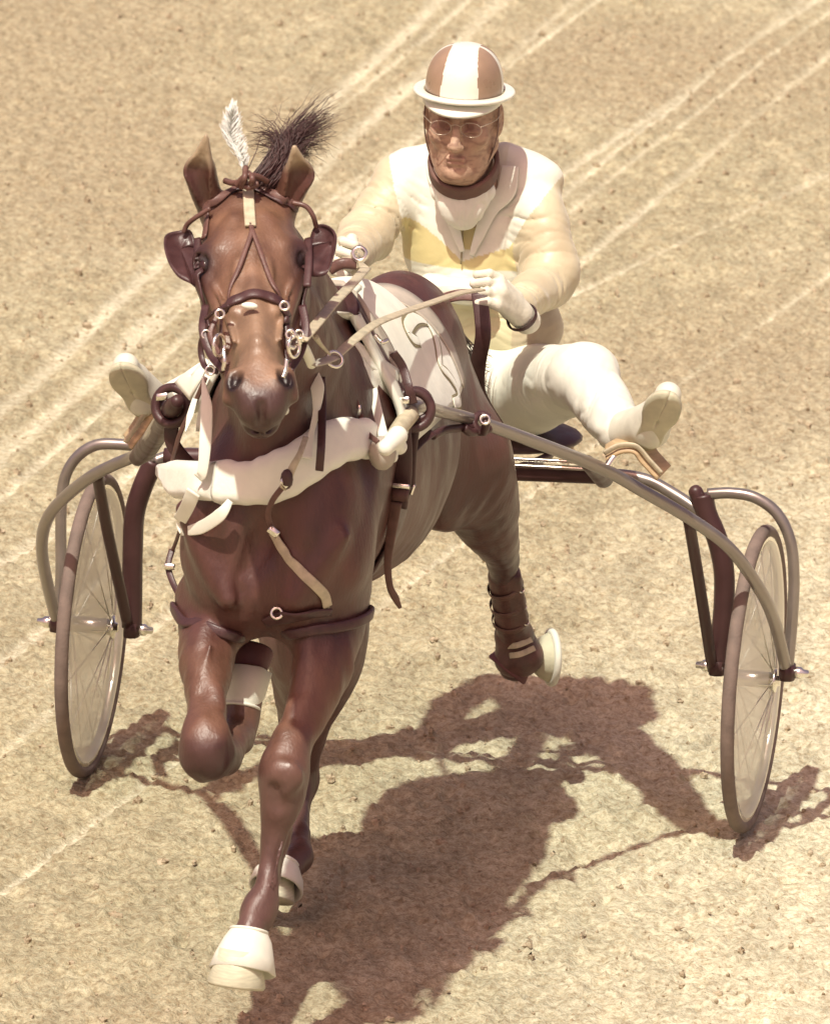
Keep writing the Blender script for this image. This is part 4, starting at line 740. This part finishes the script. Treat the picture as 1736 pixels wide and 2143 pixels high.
for q_ in (V(-0.6338, 0.0000, 0.3359), V(0.6550, 0.0000, 0.3664), V(-0.7980, 0.0000, 0.3342), V(0.8070, 0.0000, 0.3684)):
    obj('dropout', *box(q_, V(1, 0, 0), V(0, 1, 0), V(0, 0, 1), .034, .05, .032, 1), M['tubing'], su); 
    s_ = 1 if q_[0] > 0 else -1
for q_, s_ in ((V(-0.6338, 0.0000, 0.3359), 1), (V(0.6550, 0.0000, 0.3664), -1), (V(-0.7980, 0.0000, 0.3342), -1), (V(0.8070, 0.0000, 0.3684), 1)): obj('axle_nut', *lathe(q_ + V(s_ * .012, 0, 0), V(s_, 0, 0), [(0, .001), (0, .013), (.018, .013), (.024, .008), (.034, .007), (.036, .001)], 12), M['chrome'], su)
# seat on its springs behind the arch
SE = HIP + V(0, .04, -.125)
seat = obj('seat', *ball(SE, (.17, .15, .028), 24), M['leather'], su)
T('seat_support', [SE + V(-.1, 0, -.02), SE + V(-.11, -.10, -.02), V(-0.0994, 0.0300, 0.7392)], .010); T('seat_support', [SE + V(.1, 0, -.02), SE + V(.11, -.10, -.02), V(0.1733, 0.0300, 0.7487)], .010)
# tug loops on the saddle side hold the shaft tips
for c0, lab in ((V(0.2551, -1.4600, 1.2395), 'leather tug loop holding the shaft tip on the near right of the saddle'), (V(-0.2389, -1.4600, 1.2058), 'leather tug loop holding the shaft tip beside the reins at left')):
    t = thing('tug_loop', lab, 'tug', tuple(c0), 'tug loops holding the shafts')
    for k, (R_, r_) in enumerate(((.037, .010), (.030, .007))): obj('loop', *ring(c0 + V(0, .03 * k - .01, -.005 + .004 * k), V(.35 if c0[0] > 0 else -.3, -1, .25), R_, r_, 30, 8), M['leather'], t)
    obj('buckle', *box(c0 + V(-.012, -.05, .022), V(1, 0, .2), V(0, -1, 0), V(0, 0, 1), .024, .006, .014, 1), M['chrome'], t)
    sx_ = 1 if c0[0] > 0 else -1
    obj('tug_strap', *strap([c0 + V(.0 * sx_, .0, -.03), c0 + V(-.005 * sx_, .0, -.09), V(HX + sx_ * .205, -1.44, c0[2] - .17)], .03, .007), M['leather'], t)
ti = thing('shaft_tie', 'dark leather tie knotted round the shaft behind the saddle', 'strap', tuple(V(0.3099, -1.0500, 1.1129)))
kn = MB()
for pp in ([V(0.3351, -1.0600, 1.1294), V(0.3149, -1.0600, 1.1357), V(0.3055, -1.0800, 1.1234), V(0.3201, -1.0800, 1.1046), V(0.3359, -1.0600, 1.1094)], [V(0.3058, -1.0800, 1.1154), V(0.2838, -1.1200, 1.1187), V(0.2619, -1.1600, 1.1220), V(0.2453, -1.2000, 1.1178)], [V(0.3181, -1.0700, 1.1062), V(0.3051, -1.1000, 1.1069), V(0.2936, -1.1200, 1.1206)], [V(0.3267, -1.0800, 1.1393), V(0.3333, -1.0900, 1.1221), V(0.3261, -1.0800, 1.1031)]): kn.add(tube(pp, .009, m=8))
kn.obj('knot', M['leather'], ti); obj('buckle', *ring(V(0.3328, -1.1000, 1.1363), V(.2, -1, .4), .009, .003), M['chrome'], ti)
obj('strap', *strap([V(0.2451, -1.2000, 1.1248), V(0.2308, -1.2500, 1.1151), V(0.2182, -1.3300, 1.0977)], .018, .006), M['leather'], ti)

# ---------------------------------------------------------------- wheels
def wheel(c0, yaw):
    R_ = .333; ax = nrm(V(math.cos(yaw), math.sin(yaw), 0)); t = obj('wheel', *ring(c0, ax, R_ - .0145, .0148, 96, 14), M['tyre'], su)
    obj('rim', *lathe(c0, ax, [(-.011, R_ - .030), (-.010, R_ - .022), (.010, R_ - .022), (.011, R_ - .030), (.007, R_ - .042), (-.007, R_ - .042), (-.011, R_ - .030)], 96), M['chrome'], t)
    for s in (-1, 1): obj('disc_cover', *lathe(c0, ax, [(s * .012, R_ - .034), (s * .020, .22), (s * .030, .10), (s * .036, .030)], 96), M['disc'], t)
    obj('hub', *lathe(c0, ax, [(-.056, .001), (-.056, .010), (-.050, .012), (-.048, .026), (-.043, .026), (-.041, .018), (.041, .018), (.043, .026), (.048, .026), (.050, .012), (.056, .010), (.056, .001)], 28), M['chrome'], t)
    u = nrm(np.cross(ax, [0, 0, 1.])); w_ = np.cross(ax, u)
    for i in range(28):
        a = 2 * math.pi * i / 28; b = a + (.42 if (i // 2) % 2 else -.42); s = 1 if i % 2 else -1
        p0 = c0 + ax * s * .044 + (u * math.cos(b) + w_ * math.sin(b)) * .024; p1 = c0 + (u * math.cos(a) + w_ * math.sin(a)) * (R_ - .038)
        obj('spoke', *tube([p0, p1], .0013, m=6, straight=True), M['spoke'], t)
wheel(V(-0.7212, 0.0000, 0.3356), .02)
wheel(V(0.7362, 0.0000, 0.3461), -.005)
def foot_rest(pts, plate):
    t = obj('foot_rest', *strap(plate, .060, .010, V(0, -.35, 1.)), M['wood'], su); obj('edge', *strap([p + V(0, -.028, .006) for p in plate], .006, .012, V(0, -.35, 1.)), M['tan'], t)
    obj('arm', *tube(pts, .008), M['chrome'], t)
foot_rest([V(0.4875, -0.5600, 0.9112), V(0.5058, -0.5400, 0.9441), V(0.5270, -0.5200, 0.9567)], [V(0.4848, -0.5200, 0.9449), V(0.5165, -0.5200, 0.9641), V(0.5530, -0.5200, 0.9651), V(0.5806, -0.5200, 0.9387), V(0.6081, -0.5200, 0.9122)])
foot_rest([V(-0.4920, -0.5800, 0.8755), V(-0.4995, -0.5500, 0.8918), V(-0.4944, -0.5300, 0.9135)], [V(-0.5391, -0.5200, 0.8815), V(-0.5174, -0.5200, 0.9145), V(-0.4958, -0.5200, 0.9505), V(-0.4729, -0.5200, 0.9773)])

# ---------------------------------------------------------------- the driver
def skin(v, prims):
    n = vnoise(v, 60.); q = v - FO; x, y, z = q @ fx, q @ fy / FS, q @ fz; c = mixc((.38, .24, .17), (.47, .32, .225), n)
    c = mixc(c, (.22, .095, .065), np.exp(-((y - .022) / .007) ** 2) * ((np.abs(x) > .012) & (np.abs(x) < .045) & (z > .06)) * .6)
    c = mixc(c, (.56, .42, .30), np.exp(-((x / .012) ** 2 + ((y + .030) / .018) ** 2)) * (z > .08) * .6)  # highlight on the nose painted into the skin tone
    c = mixc(c, (.22, .12, .09), np.clip((vnoise(v * V(1, 1, 2.2), 95.) - .55) * 3, 0, .6))
    for s in (-1, 1):
        e = np.sqrt((x - s * .031) ** 2 + (y + .003) ** 2); c = mixc(c, (.055, .025, .02), np.clip(1.8 - e / .006, 0, 1) * (z > .05)); c = mixc(c, (.26, .12, .09), np.clip(1.4 - e / .016, 0, .6) * (z > .04))
    c = mixc(c, (.27, .12, .095), np.exp(-(((y + .072) / .006) ** 2)) * (np.abs(x) < .024) * (z > .06) * .45)
    return c
dr = thing('person', 'seated driver in white and yellow silks, two-tone helmet and glasses holding reins', 'person', (HIP[0], HIP[1], 0))
body('body', PERSON, .0030, M['skin'], dr, skin)
def inpoly(x, z, poly):
    r_ = np.zeros(len(x), bool); m = len(poly)
    for i in range(m):
        (x0, z0), (x1, z1) = poly[i], poly[i - 1]; k = ((z0 > z) != (z1 > z)) & (x < (x1 - x0) * (z - z0) / (z1 - z0 + 1e-12) + x0); r_ ^= k
    return r_
XZ = lambda l: [(p[0], p[2]) for p in l]
yoke = XZ([V(-0.1741, 0.2800, 1.3537), V(-0.0728, 0.2800, 1.4104), V(-0.0633, 0.2800, 1.3551), V(-0.0278, 0.2800, 1.2574), V(0.0039, 0.2800, 1.1751), V(0.0281, 0.2800, 1.1771), V(0.0616, 0.2800, 1.2646), V(0.0914, 0.2800, 1.3621), V(0.0869, 0.2800, 1.4230), V(0.1453, 0.2800, 1.4086), V(0.2161, 0.2800, 1.3488), V(0.1515, 0.2800, 1.2559), V(0.1123, 0.2800, 1.1839), V(0.0445, 0.2800, 1.1625), V(0.0113, 0.2800, 1.1492), V(-0.0357, 0.2800, 1.1878), V(-0.1222, 0.2800, 1.2392), V(-0.1401, 0.2800, 1.2907)])
def silk(v, prims):
    n = vnoise(v, 25.); c = mixc((.45, .38, .25), (.58, .53, .37), n); front = v[:, 1] < .36; x, z = v[:, 0], v[:, 2]
    arm = np.minimum.reduce([seg_d(v, SHR, ELR), seg_d(v, ELR, WRR), seg_d(v, SHL, ELL_), seg_d(v, ELL_, WRL)]) < .068
    px0, px1 = V(-0.1218, 0.2800, 1.2286), V(0.1206, 0.2800, 1.2375); torso = (x > px0[0] - .02) & (x < px1[0] + .01) & (~arm | (v[:, 1] > .33)) | ((x > px0[0]) & (x < px1[0]))
    c = mixc(c, (.64, .63, .50), torso * 1.); zt, zb = V(-0.0303, 0.2700, 1.2359)[2], V(-0.0262, 0.2700, 1.1323)[2]
    c = mixc(c, (.60, .53, .26), (torso & (z < zt) & (z > zb) & front) * 1.); zh = V(-0.0191, 0.2500, 1.0522)[2]
    c = mixc(c, (.68, .69, .58), (torso & (z <= zb) & (z > zh)) * 1.); c = mixc(c, (.60, .57, .36), (torso & (z <= zh)) * 1.)
    c = mixc(c, (.70, .71, .61), inpoly(x, z, yoke) * 1. * (v[:, 1] < .46))
    return c
def folds(segs, f1, f2, amp, lift=.0):
    """cloth folds: sharp valleys that run round a sleeve, fading away from the listed limbs"""
    def f(p):
        d = 0.
        for a, b_, r_, k_ in segs:
            ab = b_ - a; L_ = np.linalg.norm(ab); u = ab / L_; q = p - a; t = q @ u; tc_ = np.clip(t, 0, L_); rad = np.linalg.norm(q - tc_[..., None] * u, axis=-1)
            w_ = np.clip(1.6 - rad / r_, 0, 1) * np.clip(t / L_ * 4 - .3, 0, 1) * np.clip((1.15 - t / L_) * 5, 0, 1) * k_
            s = (q - t[..., None] * u) * f2 + u * (t[..., None] * f1) + vnoise(p, 13.)[..., None] * u * 2.4
            n = vnoise(s, 1.); m = vnoise(s * 1.9 + 7., 1.)
            d = np.maximum(d, w_ * ((np.abs(n - .5) * 2) ** .45 * .62 + (np.abs(m - .5) * 2) ** .5 * .38))
        return -amp * d + amp * .35
    return f
jf = folds([(SHR, ELR, .065, 1.), (ELR, WRR, .06, 1.), (SHL, ELL_, .065, .8), (ELL_, WRL, .06, .9), (V(0.0165, 0.3300, 1.2187), V(0.0859, 0.3300, 0.9368), .16, .35)], 33., 7., .024)
body('jacket', JACKET, .0036, M['jacket'], dr, silk, disp=lambda p: jf(p) + (vnoise(p, 20.) - .5) * .004)
tf = folds([(HPL, KNL, .10, .7), (KNL, ANL, .075, .8), (HPR, KNR, .1, .6)], 13., 7., .018)
body('trousers', TROUSERS, .0042, M['trousers'], dr, disp=lambda p: tf(p) + (vnoise(p, 9.) - .5) * .006)
# turned-down lapels, piping and a brown band standing in for the shade inside the collar
for pts, w_ in (([V(-0.0640, 0.2400, 1.3917), V(-0.0539, 0.2350, 1.3491), V(-0.0324, 0.2450, 1.2854), V(-0.0067, 0.2500, 1.2230), V(0.0131, 0.2500, 1.1737)], .030), ([V(0.0985, 0.2600, 1.3878), V(0.0914, 0.2500, 1.3260), V(0.0693, 0.2500, 1.2714), V(0.0515, 0.2500, 1.2171), V(0.0344, 0.2500, 1.1680)], .030)):
    obj('lapel', *lace(JACKET, pts, w_, .005, .004, scale=[1.3, 1.5, 1.1, .8, .35]), M['cloth'], dr)
obj('zip_seam', *lace(JACKET, [V(0.0066, 0.2400, 1.3107), V(0.0118, 0.2500, 1.2350), V(0.0109, 0.2500, 1.1502)], .004, .004, .003), M['olive'], dr)
nb = [Fp(0.004, -.108, -.016) + fx * .072 * math.cos(a) + fz * .066 * math.sin(a) + fy * (.044 * -math.sin(a)) for a in np.linspace(0, 2 * math.pi, 40, endpoint=False)]
qn = np.array(nb); Nn = qn - qn.mean(0); obj('collar_shade', *sweep(qn, Nn, rrect(.040, .011, 5), True), material('brown_collar_shade', (.13, .07, .055), .7, noise=.2, bump=.3, bscale=80), dr)
body('shirt_front', [ell(V(0.0125, 0.2350, 1.2932), (.052, .030, .062), .01), ell(V(0.0288, 0.2500, 1.3104), (.050, .030, .035), .01), ell(V(-0.0132, 0.2500, 1.3071), (.045, .030, .035), .01)], .003, M['cloth'], dr, disp=lambda p: -.006 * (np.abs(vnoise(p * V(1, 1, .4), 55.) - .5) * 2) ** .6)
# inside of the sleeve gap by the arm: dark vest edge
# gloves
def hand(name, wr, pm, right, up, out, par, curl=1., k0=1.):
    """fist: palm from wrist wr to knuckles pm; fingers curl along -out"""
    d = nrm(pm - wr); up = nrm(up - d * (up @ d)); ot = nrm(np.cross(d, up)); ot = ot if ot @ out > 0 else -ot; pr_ = [cone(wr, pm, .025, .024, .015), cone(wr + up * .012, pm + up * .028, .018, .014, .012), cone(wr - up * .012, pm - up * .028, .017, .013, .012)]
    for i, (u_, L_) in enumerate(((.034, .036), (.0115, .042), (-.011, .038), (-.033, .031))):
        a = pm + up * u_; b = a + d * L_ * .75 + ot * -.010; c_ = b + d * .004 - ot * L_ * .75; e = c_ - d * .022 - ot * .004
        pr_ += [cone(a, b, .0108, .0102, .003), cone(b, c_, .0102, .0094, .002), cone(c_, e, .0092, .0084, .002)]
    a = wr + up * .030 + d * .018; b = a + up * .014 + d * .030 - ot * .012; c_ = b + d * .024 - ot * .016 - up * .012
    pr_ += [cone(a, b, .0145, .0125, .010), cone(b, c_, .0120, .0098, .004)]
    pr_ += [cone(wr - d * .035, wr, .030, .026, .01)]
    return body(name, pr_, .0024, M['glove'], par)
HLW, HLK = V(0.1955, -0.0200, 1.1128), V(0.1611, -0.0900, 1.1701)
hand('glove', HLW, HLK, 1, V(-.35, -.35, .85), V(.3, 1, .2), dr)
HRW, HRK = V(-0.1879, -0.0200, 1.1999), V(-0.1896, -0.1000, 1.2230)
hand('glove', HRW, HRK, -1, V(.2, -.1, 1.), V(-.6, .6, .2), dr)
obj('sleeve_shade', *lathe(V(0.1990, -0.0150, 1.1046), V(0.2050, 0.0000, 1.0913) - V(0.1930, -0.0300, 1.1200), [(-.004, .033), (.003, .036), (.006, .035), (.008, .030)], 24), M['leather'], dr).name = 'cuff'  # dark ring stands in for the shade in the sleeve opening
# boots with pale soles towards the camera
def boot(heel, toe, ank, par):
    d = nrm(toe - heel); sn = nrm(V(.05, -1, -.35)); sn = nrm(sn - d * (sn @ d)); pr_ = [cone(ank, heel - sn * .026, .038, .034, .03), cone(heel - sn * .022, toe - sn * .020, .030, .028, .03), cone(ank, (heel + toe) / 2 - sn * .034, .034, .026, .03)]
    body('boot', pr_, .004, M['bootw'], par)
    sd2 = np.cross(d, sn); L_ = np.linalg.norm(toe - heel); ol = []
    for a in np.linspace(0, 2 * math.pi, 40, endpoint=False):
        x = math.cos(a); wd_ = .038 + .012 * max(0, x) - .010 * math.exp(-((x + .25) / .35) ** 2); ol.append((x * (L_ / 2 + .035), math.sin(a) * wd_))
    c0 = (heel + toe) / 2; G = np.array([[c0 + d * u_ * k + sd2 * w_ * k + sn * .004 * (1 - k * k) for u_, w_ in ol + ol[:1]] for k in np.linspace(.02, 1, 6)]); N = np.tile(sn, G.shape[:2] + (1,))
    return obj('sole', *sheet(G, N, .012), M['sole'], par)
boot(V(0.5769, -0.5450, 0.9893), V(0.6234, -0.6250, 1.0893), ANL, dr)
boot(V(-0.5050, -0.5450, 0.9658), V(-0.5265, -0.6250, 1.0543), ANR, dr)
# helmet: shell in panels, rolled brim, peak
def helmet():
    t = thing_part = None; c0 = Fp(0, .040, -.010); up_ = nrm(fy * 1. + fz * -.10); fr = nrm(fz - up_ * (fz @ up_)); sd3 = np.cross(fr, up_); n, m = 56, 200; v = []; f = []; fm = []
    for i in range(n + 1):
        a = math.pi / 2 * i / n
        for j in range(m):
            b = 2 * math.pi * j / m; v.append(c0 + up_ * .102 * max(0., math.cos(a)) ** .80 + (sd3 * math.cos(b) * .084 + fr * math.sin(b) * .100) * math.sin(a) ** .80)
    for i in range(n):
        for j in range(m):
            f.append((i * m + j, (i + 1) * m + j, (i + 1) * m + (j + 1) % m, i * m + (j + 1) % m)); q_ = (v[i * m + j] + v[(i + 1) * m + j]) / 2 - c0; x = q_ @ sd3; an = math.degrees(2 * math.pi * j / m) % 360
            fm.append(1 if (abs(x) > .026 + .016 * (i / n) and 3 < i) and not (abs(an - 0) < 9 or abs(an - 180) < 9 or an > 351) else 0)
    h = obj('helmet', v, f, M['helmet'], dr, mats=[M['helmet'], M['brownpanel']], fmat=fm)
    md = h.modifiers.new('thickness', 'SOLIDIFY'); md.thickness = .004; md.offset = -1
    rim = [c0 - up_ * .001 + sd3 * math.cos(b) * .098 + fr * math.sin(b) * (.112 if math.sin(b) > 0 else .104) for b in np.linspace(0, 2 * math.pi, 64, endpoint=False)]
    r_ = np.array(rim); obj('brim', *sweep(r_, np.tile(up_, (64, 1)), rrect(.024, .009, 5), True), M['helmet'], h)
    pk = np.array([[c0 - up_ * (.010 + .020 * k * max(0, math.sin(b))) + sd3 * math.cos(b) * (.092 - .004 * k) + fr * (math.sin(b) * (.100 + .028 * k)) for b in np.linspace(.25, math.pi - .25, 30)] for k in np.linspace(0, 1, 5)])
    obj('peak', *sheet(pk, np.tile(up_, pk.shape[:2] + (1,)), .005), M['helmet'], h)
    for s in (-1, 1): obj('chin_strap', *strap([Fp(s * .080, .022, .012), Fp(s * .078, -.04, .02), Fp(s * .056, -.095, .03), Fp(s * .01, -.122, .05)], .007, .002, fx * s), M['brownstrap'], h)
helmet()
gl = MB()
for s in (-1, 1): gl.add(tube([Fp(s * .033 + .023 * math.cos(a), -.004 + .0140 * math.sin(a), .098) for a in np.linspace(0, 2 * math.pi, 24, endpoint=False)], .0009, m=6, closed=True, straight=True)); gl.add(tube([Fp(s * .054, .004, .100), Fp(s * .078, .004, .05), Fp(s * .082, .0, -.005)], .001, m=6))
gl.add(tube([Fp(-.012, .002, .102), Fp(0, .006, .104), Fp(.012, .002, .102)], .001, m=6)); g2 = gl.obj('glasses', M['frame'], dr)
for s in (-1, 1):
    an = np.linspace(0, 2 * math.pi, 24, endpoint=False); v = [Fp(s * .033, -.004, .1015)] + [Fp(s * .033 + .0205 * math.cos(a), -.004 + .016 * math.sin(a), .101) for a in an]
    obj('lens', v, [(0, 1 + j, 1 + (j + 1) % 24) for j in range(24)], M['lens'], g2)

# ---------------------------------------------------------------- reins
rn = thing('reins', 'pale leather reins running from the bit rings back to the gloved hands', 'reins', tuple(V(0.1322, -1.2000, 1.3595)))
def rein(pts, w_=.017, mt='tan', name='rein', nr=V(.1, -.7, .7), **k): return obj(name, *strap(pts, w_, .005, nr, **k), M[mt], rn)
rein([V(0.1349, -0.1500, 1.1872), V(0.1545, -0.5000, 1.2560), V(0.1814, -0.9500, 1.3352), V(0.1951, -1.3200, 1.3958), V(0.1977, -1.6000, 1.4345), V(0.1956, -1.8000, 1.4453), V(0.1866, -1.9300, 1.4414)], .020, n=60)
rein([V(0.1867, -1.9300, 1.4405), V(0.1803, -2.0000, 1.4469), V(0.1703, -2.0800, 1.4571)], .022, 'greyedge')
rein([V(0.0941, -1.2000, 1.4537), V(0.1428, -1.5500, 1.5070), V(0.1706, -1.8800, 1.5378), V(0.1833, -2.1200, 1.5452), V(0.1909, -2.2800, 1.5507)], .022, n=40)
rein([V(-0.1852, -0.1200, 1.2182), V(-0.0372, -0.7000, 1.3587), V(0.0941, -1.2000, 1.4537)], .016)
obj('snap', *tube([V(0.1909, -2.2800, 1.5507), V(0.1836, -2.3100, 1.5661), V(0.1741, -2.3200, 1.5788)], .0055), M['chrome'], rn)
obj('snap', *tube([V(0.1873, -2.2800, 1.5447), V(0.1809, -2.3200, 1.5436), V(0.1735, -2.3300, 1.5508)], .0045), M['chrome'], rn)
obj('snap', *tube([V(0.1641, -2.0500, 1.4499), V(0.1724, -2.1500, 1.4986), V(0.1830, -2.2500, 1.5377)], .010), M['white'], rn)
obj('ring', *ring(V(0.1890, -1.9500, 1.4394), V(.5, -.6, .5), .016, .0035), M['chrome'], rn)
obj('snap', *tube([V(0.1800, -2.1000, 1.5168), V(0.1817, -2.0500, 1.4897), V(0.1893, -2.0000, 1.4601)], [.006, .004, .0025]), M['tan'], rn)
obj('rein_stop', *ball(V(0.1725, -2.3400, 1.4246), .0105, 12), M['white'], rn)
rein([V(0.1254, -0.1200, 1.1736), V(0.1373, -0.1400, 1.1289), V(0.1431, -0.1500, 1.0846), V(0.1313, -0.1300, 1.0217), V(0.1257, -0.1000, 0.9600), V(0.1380, -0.0800, 0.9166), V(0.1612, -0.0500, 0.8675)], .034, 'leather', 'rein_end', V(.1, -1, .1), n=50)
rein([V(0.1236, -0.1200, 1.1672), V(0.0770, -0.1200, 1.1634), V(0.0381, -0.1300, 1.1478), V(0.0510, -0.3000, 1.1670)], .026, 'brownstrap', 'rein_end', V(.1, -.8, .5))
